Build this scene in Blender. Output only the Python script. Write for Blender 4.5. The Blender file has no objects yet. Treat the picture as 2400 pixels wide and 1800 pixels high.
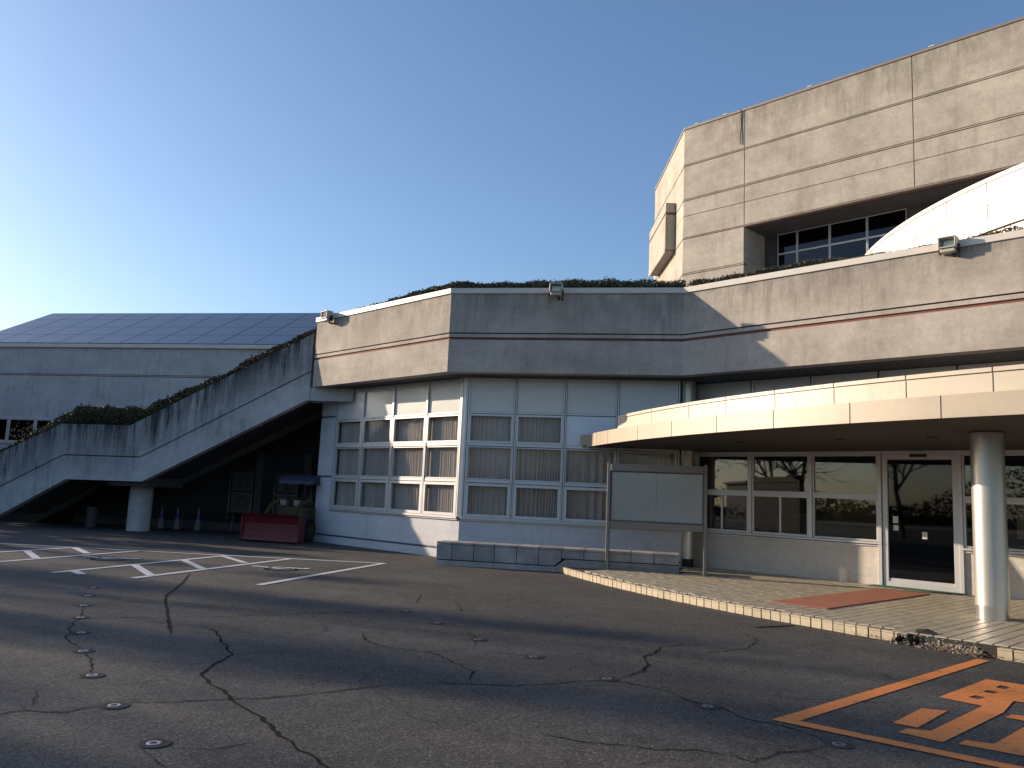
import bpy, bmesh, math, random
from mathutils import Vector, Matrix
from mathutils.geometry import tessellate_polygon
R = math.radians
random.seed(7)
S = bpy.context.scene
COL = S.collection

# ------------------------------------------------------------------ camera, sky, sun, exposure
cd = bpy.data.cameras.new("camera")
cam = bpy.data.objects.new("camera", cd); COL.objects.link(cam)
cd.sensor_width = 36.0
cd.lens = 36.0 * 1941.0 / 2400.0
cd.clip_start = 0.1; cd.clip_end = 3000
PITCH, ROLL = R(7.75), R(2.5)
base = Matrix(((1, 0, 0), (0, 0, -1), (0, 1, 0)))
cam.matrix_world = (Matrix.Rotation(PITCH, 3, 'X') @ base @ Matrix.Rotation(ROLL, 3, 'Z')).to_4x4()
cam.location = (0, 0, 1.5)
S.camera = cam

SUN_AZ, SUN_EL = R(159.0), R(14.5)          # azimuth counter-clockwise from +X
world = bpy.data.worlds.new("World"); S.world = world; world.use_nodes = True
wn = world.node_tree.nodes; wl = world.node_tree.links
sky = wn.new("ShaderNodeTexSky"); sky.sky_type = 'NISHITA'
sky.sun_disc = False
sky.sun_elevation = SUN_EL
sky.sun_rotation = R(90) - SUN_AZ
sky.altitude = 0; sky.air_density = 1.0; sky.dust_density = 1.2; sky.ozone_density = 3.0
wn["Background"].inputs[1].default_value = 0.115
wb = wn.new("ShaderNodeVectorMath"); wb.operation = 'MULTIPLY'; wb.inputs[1].default_value = (0.93, 0.945, 0.99)   # camera white balance of the whole sky
wl.new(sky.outputs[0], wb.inputs[0]); wl.new(wb.outputs[0], wn["Background"].inputs[0])

sl = bpy.data.lights.new("sun", 'SUN'); sl.energy = 4.0; sl.angle = R(0.5); sl.color = (1.0, 0.80, 0.60)
sun = bpy.data.objects.new("sun", sl); COL.objects.link(sun)
sd = Vector((math.cos(SUN_AZ) * math.cos(SUN_EL), math.sin(SUN_AZ) * math.cos(SUN_EL), math.sin(SUN_EL)))
sun.rotation_euler = (-sd).to_track_quat('-Z', 'Y').to_euler()
sun.location = sd * 60
S.view_settings.view_transform = 'Standard'; S.view_settings.look = 'None'
S.view_settings.exposure = 0.85; S.view_settings.gamma = 1.0
S.view_settings.use_curve_mapping = False

# ------------------------------------------------------------------ materials
def new_mat(name):
    m = bpy.data.materials.new(name); m.use_nodes = True
    return m, m.node_tree.nodes, m.node_tree.links, m.node_tree.nodes["Principled BSDF"]

def plain(name, col, rough=0.5, metal=0.0, spec=0.5, var=0.0, scale=3.0, bump=0.0, bscale=60.0, coat=0.0):
    m, n, l, b = new_mat(name)
    b.inputs["Base Color"].default_value = (*col, 1); b.inputs["Roughness"].default_value = rough
    b.inputs["Metallic"].default_value = metal; b.inputs["Specular IOR Level"].default_value = spec
    b.inputs["Coat Weight"].default_value = coat
    tc = n.new("ShaderNodeTexCoord")
    if var:
        nz = n.new("ShaderNodeTexNoise"); nz.inputs["Scale"].default_value = scale; nz.inputs["Detail"].default_value = 6
        l.new(tc.outputs["Object"], nz.inputs["Vector"])
        rp = n.new("ShaderNodeMapRange"); rp.inputs[1].default_value = 0.3; rp.inputs[2].default_value = 0.7
        rp.inputs[3].default_value = 1 - var; rp.inputs[4].default_value = 1 + var
        l.new(nz.outputs["Fac"], rp.inputs[0])
        oi = n.new("ShaderNodeObjectInfo")
        mr = n.new("ShaderNodeMapRange"); mr.inputs[3].default_value = 1 - var * .7; mr.inputs[4].default_value = 1 + var * .7
        l.new(oi.outputs["Random"], mr.inputs[0])
        mm = n.new("ShaderNodeMath"); mm.operation = 'MULTIPLY'; l.new(rp.outputs[0], mm.inputs[0]); l.new(mr.outputs[0], mm.inputs[1])
        mx = n.new("ShaderNodeVectorMath"); mx.operation = 'SCALE'; mx.inputs[0].default_value = col
        l.new(mm.outputs[0], mx.inputs["Scale"]); l.new(mx.outputs[0], b.inputs["Base Color"])
    if bump:
        nb = n.new("ShaderNodeTexNoise"); nb.inputs["Scale"].default_value = bscale; nb.inputs["Detail"].default_value = 4
        l.new(tc.outputs["Object"], nb.inputs["Vector"])
        bp = n.new("ShaderNodeBump"); bp.inputs["Strength"].default_value = bump; bp.inputs["Distance"].default_value = 0.01
        l.new(nb.outputs["Fac"], bp.inputs["Height"]); l.new(bp.outputs[0], b.inputs["Normal"])
    return m

def concrete(name, col, blotch=0.25, streak=0.35, dark=(0.09, 0.085, 0.085), uvtop=False, amount=0.5, reach=0.6, ztop=None, rough=.85, coarse=.35):
    """weathered cast concrete: cloudy tone, rain streaks running down, soot stains"""
    m, n, l, b = new_mat(name)
    b.inputs["Roughness"].default_value = rough; b.inputs["Specular IOR Level"].default_value = 0.25 if rough > .7 else .5
    tc = n.new("ShaderNodeTexCoord")
    def noise(scale, vec=None, mapping=None, detail=8, rough=0.6):
        t = n.new("ShaderNodeTexNoise"); t.inputs["Scale"].default_value = scale
        t.inputs["Detail"].default_value = detail; t.inputs["Roughness"].default_value = rough
        src = tc.outputs["Object"]
        if mapping:
            mp = n.new("ShaderNodeMapping"); mp.inputs["Scale"].default_value = mapping; l.new(src, mp.inputs[0]); src = mp.outputs[0]
        l.new(src, t.inputs["Vector"]); return t.outputs["Fac"]
    def rng(s, a, b_, c, d):
        r = n.new("ShaderNodeMapRange"); r.inputs[1].default_value = a; r.inputs[2].default_value = b_
        r.inputs[3].default_value = c; r.inputs[4].default_value = d; l.new(s, r.inputs[0]); return r.outputs[0]
    def mul(a, b_):
        x = n.new("ShaderNodeMath"); x.operation = 'MULTIPLY'
        l.new(a, x.inputs[0])
        if isinstance(b_, float): x.inputs[1].default_value = b_
        else: l.new(b_, x.inputs[1])
        return x.outputs[0]
    cloud = rng(noise(0.9), 0.3, 0.7, 1 - blotch, 1 + blotch)
    fine = rng(noise(14.0, detail=10, rough=0.75), 0.3, 0.7, *((0.88, 1.12) if rough > .7 else (.985, 1.015)))
    horiz = rng(noise(1.0, mapping=(0.5, 0.5, 5.0)), 0.35, 0.65, *((0.95, 1.05) if rough > .7 else (.99, 1.01)))   # faint shutter-board courses
    tone = mul(mul(mul(cloud, fine), horiz), rng(noise(3.2, detail=9, rough=.7), 0.3, 0.7, 1 - blotch * .7, 1 + blotch * .7))
    sc = n.new("ShaderNodeVectorMath"); sc.operation = 'SCALE'; sc.inputs[0].default_value = col; l.new(tone, sc.inputs["Scale"])
    st = rng(noise(1.0, mapping=(5.0, 5.0, 0.45), detail=11, rough=0.78), 0.49, 0.62, 0.0, 1.0)
    pt = rng(noise(0.7, detail=5), 0.44, 0.62, 0.0, 1.0)
    fac = mul(mul(st, pt), float(streak))
    if uvtop:
        uv = n.new("ShaderNodeUVMap"); uv.uv_map = "depth"
        sp = n.new("ShaderNodeSeparateXYZ"); l.new(uv.outputs[0], sp.inputs[0])
        dn = rng(sp.outputs[1], 0.0, reach, 1.0, 0.0)
        s2 = rng(noise(1.0, mapping=(4.0, 4.0, 0.35), detail=10, rough=0.75), 0.33, 0.55, 0.0, 1.0)
        ad = n.new("ShaderNodeMath"); ad.operation = 'ADD'; ad.use_clamp = True
        top = mul(mul(s2, dn), float(amount))
        l.new(fac, ad.inputs[0]); l.new(top, ad.inputs[1]); fac = ad.outputs[0]
    if ztop is not None:
        sp = n.new("ShaderNodeSeparateXYZ"); l.new(tc.outputs["Object"], sp.inputs[0])
        dn = rng(sp.outputs[2], ztop - reach, ztop, 0.0, 1.0)
        s2 = rng(noise(1.0, mapping=(2.6, 2.6, 0.8), detail=12, rough=0.8), 0.40, 0.58, 0.0, 1.0)
        top = mul(mul(s2, dn), float(amount))
        ad = n.new("ShaderNodeMath"); ad.operation = 'ADD'; ad.use_clamp = True
        l.new(fac, ad.inputs[0]); l.new(top, ad.inputs[1]); fac = ad.outputs[0]
    mx = n.new("ShaderNodeMix"); mx.data_type = 'RGBA'
    l.new(fac, mx.inputs["Factor"]); l.new(sc.outputs[0], mx.inputs[6]); mx.inputs[7].default_value = (*dark, 1)
    l.new(mx.outputs[2], b.inputs["Base Color"])
    bp = n.new("ShaderNodeBump"); bp.inputs["Strength"].default_value = coarse; bp.inputs["Distance"].default_value = 0.01
    l.new(noise(45.0), bp.inputs["Height"]); l.new(bp.outputs[0], b.inputs["Normal"])
    return m

def glass(name, tint, refl=1.0, body=0.0):
    m, n, l, b = new_mat(name); n.remove(b)
    out = n["Material Output"]
    tr = n.new("ShaderNodeBsdfTransparent"); tr.inputs[0].default_value = (*tint, 1)
    gl = n.new("ShaderNodeBsdfGlossy"); gl.inputs["Roughness"].default_value = 0.02; gl.inputs[0].default_value = (.95, .97, 1, 1)
    tc = n.new("ShaderNodeTexCoord"); nz = n.new("ShaderNodeTexNoise"); nz.inputs["Scale"].default_value = 1.3; nz.inputs["Detail"].default_value = 1
    l.new(tc.outputs["Object"], nz.inputs["Vector"])
    bp = n.new("ShaderNodeBump"); bp.inputs["Strength"].default_value = 0.01; bp.inputs["Distance"].default_value = 0.02
    l.new(nz.outputs["Fac"], bp.inputs["Height"]); l.new(bp.outputs[0], gl.inputs["Normal"])
    fr = n.new("ShaderNodeFresnel"); fr.inputs[0].default_value = 1.5
    mm = n.new("ShaderNodeMath"); mm.operation = 'MULTIPLY_ADD'; mm.inputs[1].default_value = refl; mm.inputs[2].default_value = 0.02 * refl; mm.use_clamp = True
    l.new(fr.outputs[0], mm.inputs[0])
    ge = n.new("ShaderNodeNewGeometry"); fb = n.new("ShaderNodeMath"); fb.operation = 'MULTIPLY_ADD'; fb.inputs[1].default_value = -1; fb.inputs[2].default_value = 1
    l.new(ge.outputs["Backfacing"], fb.inputs[0]); fm = n.new("ShaderNodeMath"); fm.operation = 'MULTIPLY'; l.new(mm.outputs[0], fm.inputs[0]); l.new(fb.outputs[0], fm.inputs[1]); mm = fm
    mx = n.new("ShaderNodeMixShader"); l.new(mm.outputs[0], mx.inputs[0]); l.new(tr.outputs[0], mx.inputs[1]); l.new(gl.outputs[0], mx.inputs[2])
    l.new(mx.outputs[0], out.inputs[0])
    return m

def asphalt():
    m, n, l, b = new_mat("asphalt")
    tc = n.new("ShaderNodeTexCoord")
    def noise(scale, detail=6, rough=0.6):
        t = n.new("ShaderNodeTexNoise"); t.inputs["Scale"].default_value = scale; t.inputs["Detail"].default_value = detail
        t.inputs["Roughness"].default_value = rough; l.new(tc.outputs["Object"], t.inputs["Vector"]); return t.outputs["Fac"]
    def rng(s, a, b_, c, d):
        r = n.new("ShaderNodeMapRange"); r.inputs[1].default_value = a; r.inputs[2].default_value = b_
        r.inputs[3].default_value = c; r.inputs[4].default_value = d; l.new(s, r.inputs[0]); return r.outputs[0]
    def mul(a, b_):
        x = n.new("ShaderNodeMath"); x.operation = 'MULTIPLY'; l.new(a, x.inputs[0]); l.new(b_, x.inputs[1]); return x.outputs[0]
    vo = n.new("ShaderNodeTexVoronoi"); vo.inputs["Scale"].default_value = 85; l.new(tc.outputs["Object"], vo.inputs["Vector"])
    sp = n.new("ShaderNodeSeparateXYZ"); l.new(vo.outputs["Color"], sp.inputs[0])
    agg = rng(sp.outputs[0], 0, 1, 0.45, 1.7)
    pale = n.new("ShaderNodeMath"); pale.operation = 'GREATER_THAN'; pale.inputs[1].default_value = 0.93; l.new(sp.outputs[1], pale.inputs[0])
    tone = mul(mul(agg, rng(noise(0.45, 5), 0.3, 0.7, 0.68, 1.32)), rng(noise(3.0, 6), 0.3, 0.7, 0.82, 1.18))
    sc = n.new("ShaderNodeVectorMath"); sc.operation = 'SCALE'; sc.inputs[0].default_value = (0.062, 0.058, 0.053); l.new(tone, sc.inputs["Scale"])
    mx = n.new("ShaderNodeMix"); mx.data_type = 'RGBA'; l.new(pale.outputs[0], mx.inputs["Factor"])
    l.new(sc.outputs[0], mx.inputs[6]); mx.inputs[7].default_value = (0.15, 0.14, 0.125, 1)
    # fine network of hairline cracks
    dn = n.new("ShaderNodeTexNoise"); dn.inputs["Scale"].default_value = 1.4; dn.inputs["Detail"].default_value = 5; l.new(tc.outputs["Object"], dn.inputs["Vector"])
    ad = n.new("ShaderNodeMix"); ad.data_type = 'VECTOR'; ad.inputs["Factor"].default_value = 0.35
    l.new(tc.outputs["Object"], ad.inputs[4]); l.new(dn.outputs["Color"], ad.inputs[5])
    vc = n.new("ShaderNodeTexVoronoi"); vc.feature = 'DISTANCE_TO_EDGE'; vc.inputs["Scale"].default_value = 0.8; l.new(ad.outputs[1], vc.inputs["Vector"])
    ck = rng(vc.outputs["Distance"], 0.0, 0.009, 1.0, 0.0)
    cm = mul(ck, rng(noise(0.6, 3), 0.47, 0.57, 0.0, 0.8))
    m2 = n.new("ShaderNodeMix"); m2.data_type = 'RGBA'; l.new(cm, m2.inputs["Factor"]); l.new(mx.outputs[2], m2.inputs[6]); m2.inputs[7].default_value = (.02, .02, .02, 1)
    l.new(m2.outputs[2], b.inputs["Base Color"])
    b.inputs["Roughness"].default_value = 0.82; b.inputs["Specular IOR Level"].default_value = 0.3
    bp = n.new("ShaderNodeBump"); bp.inputs["Strength"].default_value = 0.9; bp.inputs["Distance"].default_value = 0.006
    l.new(sp.outputs[0], bp.inputs["Height"])
    b2 = n.new("ShaderNodeBump"); b2.inputs["Strength"].default_value = 0.5; b2.inputs["Distance"].default_value = 0.02
    l.new(noise(6.0, 5), b2.inputs["Height"]); l.new(bp.outputs[0], b2.inputs["Normal"])
    l.new(b2.outputs[0], b.inputs["Normal"])
    return m

def road_paint(name, col, wear=0.35):
    m, n, l, b = new_mat(name)
    tc = n.new("ShaderNodeTexCoord")
    nz = n.new("ShaderNodeTexNoise"); nz.inputs["Scale"].default_value = 9; nz.inputs["Detail"].default_value = 10; nz.inputs["Roughness"].default_value = .75
    l.new(tc.outputs["Object"], nz.inputs["Vector"])
    rp = n.new("ShaderNodeMapRange"); rp.inputs[1].default_value = 0.60 - wear * .1; rp.inputs[2].default_value = 0.68
    l.new(nz.outputs["Fac"], rp.inputs[0])
    vo = n.new("ShaderNodeTexNoise"); vo.inputs["Scale"].default_value = 90; vo.inputs["Detail"].default_value = 3; l.new(tc.outputs["Object"], vo.inputs["Vector"])
    sc = n.new("ShaderNodeVectorMath"); sc.operation = 'SCALE'; sc.inputs[0].default_value = col
    mr = n.new("ShaderNodeMapRange"); mr.inputs[1].default_value = .3; mr.inputs[2].default_value = .7; mr.inputs[3].default_value = .75; mr.inputs[4].default_value = 1.15
    l.new(vo.outputs["Fac"], mr.inputs[0]); l.new(mr.outputs[0], sc.inputs["Scale"])
    mx = n.new("ShaderNodeMix"); mx.data_type = 'RGBA'; l.new(rp.outputs[0], mx.inputs["Factor"])
    l.new(sc.outputs[0], mx.inputs[6]); mx.inputs[7].default_value = (.07, .065, .06, 1)
    l.new(mx.outputs[2], b.inputs["Base Color"]); b.inputs["Roughness"].default_value = .7
    bp = n.new("ShaderNodeBump"); bp.inputs["Strength"].default_value = .4; bp.inputs["Distance"].default_value = .005
    l.new(vo.outputs["Fac"], bp.inputs["Height"]); l.new(bp.outputs[0], b.inputs["Normal"])
    return m

M = {}
M['concrete'] = concrete("weathered concrete", (0.415, 0.375, 0.325), .18, .45, dark=(.20, .175, .15), ztop=6.2, reach=.95, amount=.75)
M['concrete_upper'] = concrete("pale weathered concrete", (0.385, 0.352, 0.30), .18, .35, dark=(.17, .15, .125))
M['concrete_top'] = concrete("rain streaked parapet concrete", (0.385, 0.352, 0.30), .18, .4, dark=(.15, .135, .115), ztop=14.3, reach=1.3, amount=.6)
M['concrete_grey'] = concrete("grey concrete", (0.46, 0.455, 0.45), .12, .45, dark=(.10, .10, .11))
M['concrete_stair'] = concrete("soot-streaked concrete", (0.47, 0.455, 0.45), .16, .7, dark=(.05, .05, .055), uvtop=True, amount=1.0, reach=1.5)
M['concrete_dark'] = concrete("shaded soffit concrete", (0.085, 0.08, 0.078), .1, .3, dark=(.03, .03, .03))  # undercroft shade darkened into the albedo
M['under'] = concrete("shade-darkened undercroft wall", (0.045, 0.045, 0.045), .15, .3, dark=(.02, .02, .02))  # near-black base colour stands in for deep shade under the stair
M['brown'] = plain("brown joint", (.15, .09, .07), .85, var=.1)
M['red'] = plain("red brown joint paint", (.22, .085, .06), .8, var=.15)
M['joint'] = plain("dark joint", (.07, .06, .055), .9)
M['coping'] = plain("painted metal coping", (.62, .58, .52), .45, var=.06)
M['white_wall'] = concrete("white rendered wall", (0.60, 0.60, 0.61), .06, .25, dark=(.30, .29, .28))
M['beige_wall'] = concrete("beige rendered wall", (0.60, 0.56, 0.50), .05, .12, dark=(.35, .32, .28))
M['slot'] = plain("slate blue recess", (.12, .12, .17), .8)
M['frame'] = plain("aluminium window frame", (.60, .60, .60), .38, metal=.35, var=.04)
M['gasket'] = plain("black gasket", (.02, .02, .022), .6)
M['panel'] = plain("enamelled wall panel", (.62, .63, .62), .28, var=.03, coat=.3)
M['pale_panel'] = plain("pale blue opaque panel", (.60, .66, .74), .12, var=.02, coat=.8)
M['cladding'] = concrete("cream cladding panel", (.44, .375, .285), .07, .32, dark=(.20, .145, .10), rough=.45, coarse=.03)
M['cladding_top'] = concrete("pale cladding panel", (.52, .465, .365), .05, .28, dark=(.26, .21, .15), rough=.45, coarse=.03)
M['soffit'] = plain("brown grey soffit board", (.040, .031, .025), .7, var=.05)  # base colour lowered to carry the deep shadow under the canopy
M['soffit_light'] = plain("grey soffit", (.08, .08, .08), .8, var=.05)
M['drum'] = concrete("white enamelled panel", (.84, .81, .74), .04, .3, dark=(.50, .45, .37), rough=.42, coarse=.02)
M['glass'] = glass("window glass", (.95, .95, .95), .5)
M['glass_c'] = glass("sunlit window glass", (.96, .96, .96), .16)
M['glass_dark'] = glass("tinted window glass", (.58, .57, .53), 1.6)
M['glass_door'] = glass("smoked door glass", (.16, .17, .17), 0.75)
M['glass_blue'] = glass("blue tinted glass", (.05, .08, .13), .6)
M['curtain'] = plain("grey pleated curtain", (.66, .60, .55), .95, var=.06, scale=2.0)
_m, _n, _l, _b = new_mat("grey pleated curtain cloth")
_t = _n.new("ShaderNodeBsdfTranslucent"); _t.inputs[0].default_value = (.70, .62, .55, 1); _b.inputs["Base Color"].default_value = (.74, .67, .60, 1); _b.inputs["Roughness"].default_value = .95
_x = _n.new("ShaderNodeMixShader"); _x.inputs[0].default_value = .42; _l.new(_b.outputs[0], _x.inputs[1]); _l.new(_t.outputs[0], _x.inputs[2]); _l.new(_x.outputs[0], _n["Material Output"].inputs[0])
M['curtain'] = _m
M['room'] = plain("dim room surface", (.16, .15, .14), .9, var=.05)
M['blind'] = plain("tan partition", (.42, .36, .22), .9, var=.04)
M['steel'] = plain("brushed steel", (.58, .56, .53), .28, metal=.9, var=.03, scale=20)
M['column'] = plain("pearl painted column", (.62, .59, .54), .38, metal=.8, var=.02)
M['alu_dark'] = plain("weathered bronze aluminium", (.25, .22, .19), .5, metal=.4, var=.06)
M['board'] = plain("pale green notice board glass", (.34, .37, .355), .15, coat=.6, var=.03)
M['tile'] = plain("beige paving tile", (.40, .35, .26), .42, var=.10, scale=4, bump=.15, bscale=30)
M['mortar'] = plain("tile mortar", (.035, .03, .025), .95, var=.15)
M['kerb'] = plain("cream kerb block", (.40, .34, .235), .6, var=.14, scale=8, bump=.2)
M['slab'] = plain("grey stone slab", (.32, .30, .285), .75, var=.28, scale=2.5, bump=.2)
M['asphalt'] = asphalt()
M['crack'] = plain("crack filler", (.014, .013, .012), 1.0, spec=.08)
M['white_paint'] = road_paint("white road paint", (.60, .60, .62))
M['orange_paint'] = road_paint("orange road paint", (.72, .235, .055), .5)
M['mat_red'] = plain("terracotta entrance carpet", (.37, .135, .08), .9, var=.14, scale=3, bump=.3, bscale=200)
M['mat_green'] = plain("green door mat", (.03, .12, .065), .9, bump=.4, bscale=200)
M['solar'] = plain("solar panel glass", (.030, .038, .065), .30, var=.10, coat=.25)
M['solar_frame'] = plain("solar panel frame", (.40, .42, .46), .5)
M['leaf'] = plain("dark hedge leaf", (.060, .055, .020), .7, var=.45, scale=6)
M['leaf_tree'] = plain("evergreen foliage", (.045, .065, .025), .8, var=.4, scale=2)
M['bark'] = plain("bark", (.10, .075, .055), .9, var=.2)
M['lamp_body'] = plain("cream lamp housing", (.44, .42, .36), .5, var=.05)
M['reflector'] = plain("lamp reflector", (.62, .60, .38), .25, metal=.6)
M['red_metal'] = plain("red painted steel", (.12, .008, .010), .5, var=.12)  # loader red, yellow and cab blue darkened for the undercroft shade
M['yellow'] = plain("yellow machine paint", (.06, .05, .012), .7, var=.2)
M['blue'] = plain("blue grey cab roof", (.04, .05, .08), .6, var=.08)
M['rubber'] = plain("black rubber", (.025, .025, .025), .85)
M['white_plastic'] = plain("white plastic", (.50, .50, .50), .5)
M['cone_white'] = plain("shade-darkened white plastic", (.14, .14, .15), .6)  # white lowered to dark grey for the shade around the cones
M['stud_ring'] = plain("worn white ring", (.34, .34, .33), .8)
M['stud_dull'] = plain("worn grey ring", (.15, .145, .14), .8)
M['stud_base'] = plain("dark stud base", (.055, .052, .050), .9, spec=.1)
M['cone_dark'] = plain("dark cone band", (.03, .05, .20), .5)
M['paper'] = plain("white paper", (.75, .75, .72), .8)
M['rubble'] = plain("broken mortar", (.22, .185, .135), .95, var=.3, scale=12)
M['dead_leaf'] = plain("dead leaf", (.22, .12, .06), .9, var=.3, scale=20)
M['block'] = plain("dark far building", (.025, .024, .024), .8, var=.1)
M['grass'] = plain("dry field", (.12, .105, .06), .95, var=.3, scale=.1)

# ------------------------------------------------------------------ object helpers
OFF = {}      # world position of every object, kept while building
def put(o, loc=(0, 0, 0), parent=None):
    COL.objects.link(o)
    loc = Vector(loc)
    if parent is not None:
        o.parent = parent
        o.location = loc - OFF[parent.name]
    else:
        o.location = loc
    OFF[o.name] = loc
    return o

def tag(o, label=None, cat=None, group=None, kind=None):
    if label: o["label"] = label
    if cat: o["category"] = cat
    if group: o["group"] = group
    if kind: o["kind"] = kind
    return o

def thing(name, loc, label, cat, group=None):
    return tag(put(bpy.data.objects.new(name, None), loc), label, cat, group)

class MB:
    def __init__(s): s.v = []; s.f = []; s.m = []; s.sm = []; s.uv = []
    def add(s, verts, faces, mi=0, smooth=False):
        k = len(s.v); s.v += [tuple(p) for p in verts]
        for f in faces: s.f.append(tuple(k + i for i in f)); s.m.append(mi); s.sm.append(smooth)
        return s
    def quad(s, a, b, c, d, mi=0): return s.add([a, b, c, d], [(0, 1, 2, 3)], mi)
    def box(s, a, b, mi=0):
        (x0, y0, z0), (x1, y1, z1) = a, b
        return s.add([(x0, y0, z0), (x1, y0, z0), (x1, y1, z0), (x0, y1, z0), (x0, y0, z1), (x1, y0, z1), (x1, y1, z1), (x0, y1, z1)],
                     [(0, 3, 2, 1), (4, 5, 6, 7), (0, 1, 5, 4), (1, 2, 6, 5), (2, 3, 7, 6), (3, 0, 4, 7)], mi)
    def wbox(s, P, d, s0, s1, z0, z1, o0, o1, mi=0):
        """box on a wall line: P + d*s, height z, o = outward offset (right of travel)"""
        n = Vector((d[1], -d[0]))
        def q(a, o): return (P[0] + d[0] * a + n[0] * o, P[1] + d[1] * a + n[1] * o)
        c = [q(s0, o0), q(s1, o0), q(s1, o1), q(s0, o1)]
        return s.prism(c, z0, z1, mi)
    def prism(s, poly, z0, z1, mi=0, side=True):
        n = len(poly)
        area = sum(poly[i][0] * poly[(i + 1) % n][1] - poly[(i + 1) % n][0] * poly[i][1] for i in range(n))
        if area < 0: poly = poly[::-1]
        vs = [(p[0], p[1], z0) for p in poly] + [(p[0], p[1], z1) for p in poly]
        fs = []
        if n == 4 or n == 3:
            fs += [tuple(range(n))[::-1], tuple(range(n, 2 * n))]
        else:
            tr = tessellate_polygon([[Vector((p[0], p[1], 0)) for p in poly]])
            for t in tr:
                a, b, c = t
                cr = (poly[b][0] - poly[a][0]) * (poly[c][1] - poly[a][1]) - (poly[b][1] - poly[a][1]) * (poly[c][0] - poly[a][0])
                if cr < 0: b, c = c, b
                fs.append((a + n, b + n, c + n)); fs.append((a, c, b))
        if side:
            fs += [(i, (i + 1) % n, (i + 1) % n + n, i + n) for i in range(n)]
        return s.add(vs, fs, mi)
    def cyl(s, c, r0, r1, z0, z1, seg=32, mi=0, caps=True):
        vs = []; fs = []
        for z, r in ((z0, r0), (z1, r1)):
            for i in range(seg):
                a = 2 * math.pi * i / seg; vs.append((c[0] + r * math.cos(a), c[1] + r * math.sin(a), z))
        s.add(vs, [(i, (i + 1) % seg, (i + 1) % seg + seg, i + seg) for i in range(seg)], mi, True)
        if caps: s.add(vs, [tuple(range(seg))[::-1], tuple(range(seg, 2 * seg))], mi)
        return s
    def tube(s, pts, rad, seg=6, mi=0):
        pts = [Vector(p) for p in pts]; n = len(pts); vs = []
        if not isinstance(rad, (list, tuple)): rad = [rad] * n
        up = Vector((0, 0, 1))
        for i, p in enumerate(pts):
            t = (pts[min(i + 1, n - 1)] - pts[max(i - 1, 0)]).normalized()
            a = t.cross(up);
            if a.length < .05: a = t.cross(Vector((1, 0, 0)))
            a.normalize(); b = t.cross(a)
            for k in range(seg):
                w = 2 * math.pi * k / seg; vs.append(p + (a * math.cos(w) + b * math.sin(w)) * rad[i])
        fs = [(i * seg + k, i * seg + (k + 1) % seg, (i + 1) * seg + (k + 1) % seg, (i + 1) * seg + k) for i in range(n - 1) for k in range(seg)]
        fs += [tuple(range(seg)), tuple(range((n - 1) * seg, n * seg))[::-1]]
        return s.add(vs, fs, mi, True)
    def build(s, name, mats, parent=None, loc=None, uv=None):
        if not isinstance(mats, (list, tuple)): mats = [mats]
        if loc is None: loc = OFF[parent.name] if parent is not None else Vector((0, 0, 0))
        loc = Vector(loc)
        me = bpy.data.meshes.new(name)
        me.from_pydata([(x - loc[0], y - loc[1], z - loc[2]) for x, y, z in s.v], [], s.f)
        for m in mats: me.materials.append(m)
        me.polygons.foreach_set("material_index", s.m)
        me.polygons.foreach_set("use_smooth", s.sm)
        if uv:
            lay = me.uv_layers.new(name="depth")
            for lp in me.loops: lay.data[lp.index].uv = uv[lp.vertex_index]
        me.update()
        return put(bpy.data.objects.new(name, me), loc, parent)

def bevel(o, w=.004, seg=1):
    b = o.modifiers.new("bevel", 'BEVEL'); b.width = w; b.segments = seg; b.limit_method = 'ANGLE'; b.angle_limit = R(40)
    return o

def sweep(mb, path, prof, mis=None, close=False):
    """sweep profile [(outward offset, z)] along plan path; outward = right of travel"""
    P = [Vector(p[:2]) for p in path]; n = len(P); miters = []
    for i in range(n):
        ns = []
        if i > 0: d = (P[i] - P[i - 1]).normalized(); ns.append(Vector((d.y, -d.x)))
        if i < n - 1: d = (P[i + 1] - P[i]).normalized(); ns.append(Vector((d.y, -d.x)))
        m = sum(ns, Vector((0, 0))).normalized(); m = m / max(.3, m.dot(ns[0])); miters.append(m)
    k = len(prof); vs = [(P[i].x + miters[i].x * o, P[i].y + miters[i].y * o, z) for i in range(n) for o, z in prof]
    for i in range(n - 1):
        for j in range(k if close else k - 1):
            j2 = (j + 1) % k
            mi = mis[j] if mis else 0
            mb.add([vs[i * k + j], vs[(i + 1) * k + j], vs[(i + 1) * k + j2], vs[i * k + j2]], [(0, 1, 2, 3)], mi)
    if close:
        tr = tessellate_polygon([[Vector((o, z, 0)) for o, z in prof]])
        for i in (0, n - 1):
            mb.add([vs[i * k + j] for j in range(k)], [tuple(t) for t in tr], 0)
    return mb

def along(P, d, s, off=0.0):
    return Vector((P[0] + d[0] * s + d[1] * off, P[1] + d[1] * s - d[0] * off))

# ------------------------------------------------------------------ plan of the place (metres)
F0, F1, F2 = Vector((-5.57, 23.0)), Vector((-1.51, 18.94)), Vector((3.73, 17.97))
DB = Vector((math.cos(R(-45.2)), math.sin(R(-45.2))))
F3 = F2 + DB * 15
W1 = Vector((-1.10, 19.70)); W2 = Vector((3.90, 18.72)); DA = (W2 - W1).normalized()
DC = Vector((math.cos(R(-44.7)), math.sin(R(-44.7))))
W0 = W1 - DC * 6.17
BP = Vector((4.30, 19.27)); BE = BP + DB * 15
SD = Vector((math.cos(R(168)), math.sin(R(168))))       # run of the outside stair, going down to the left
S0 = Vector((-5.67, 23.12))

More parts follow.
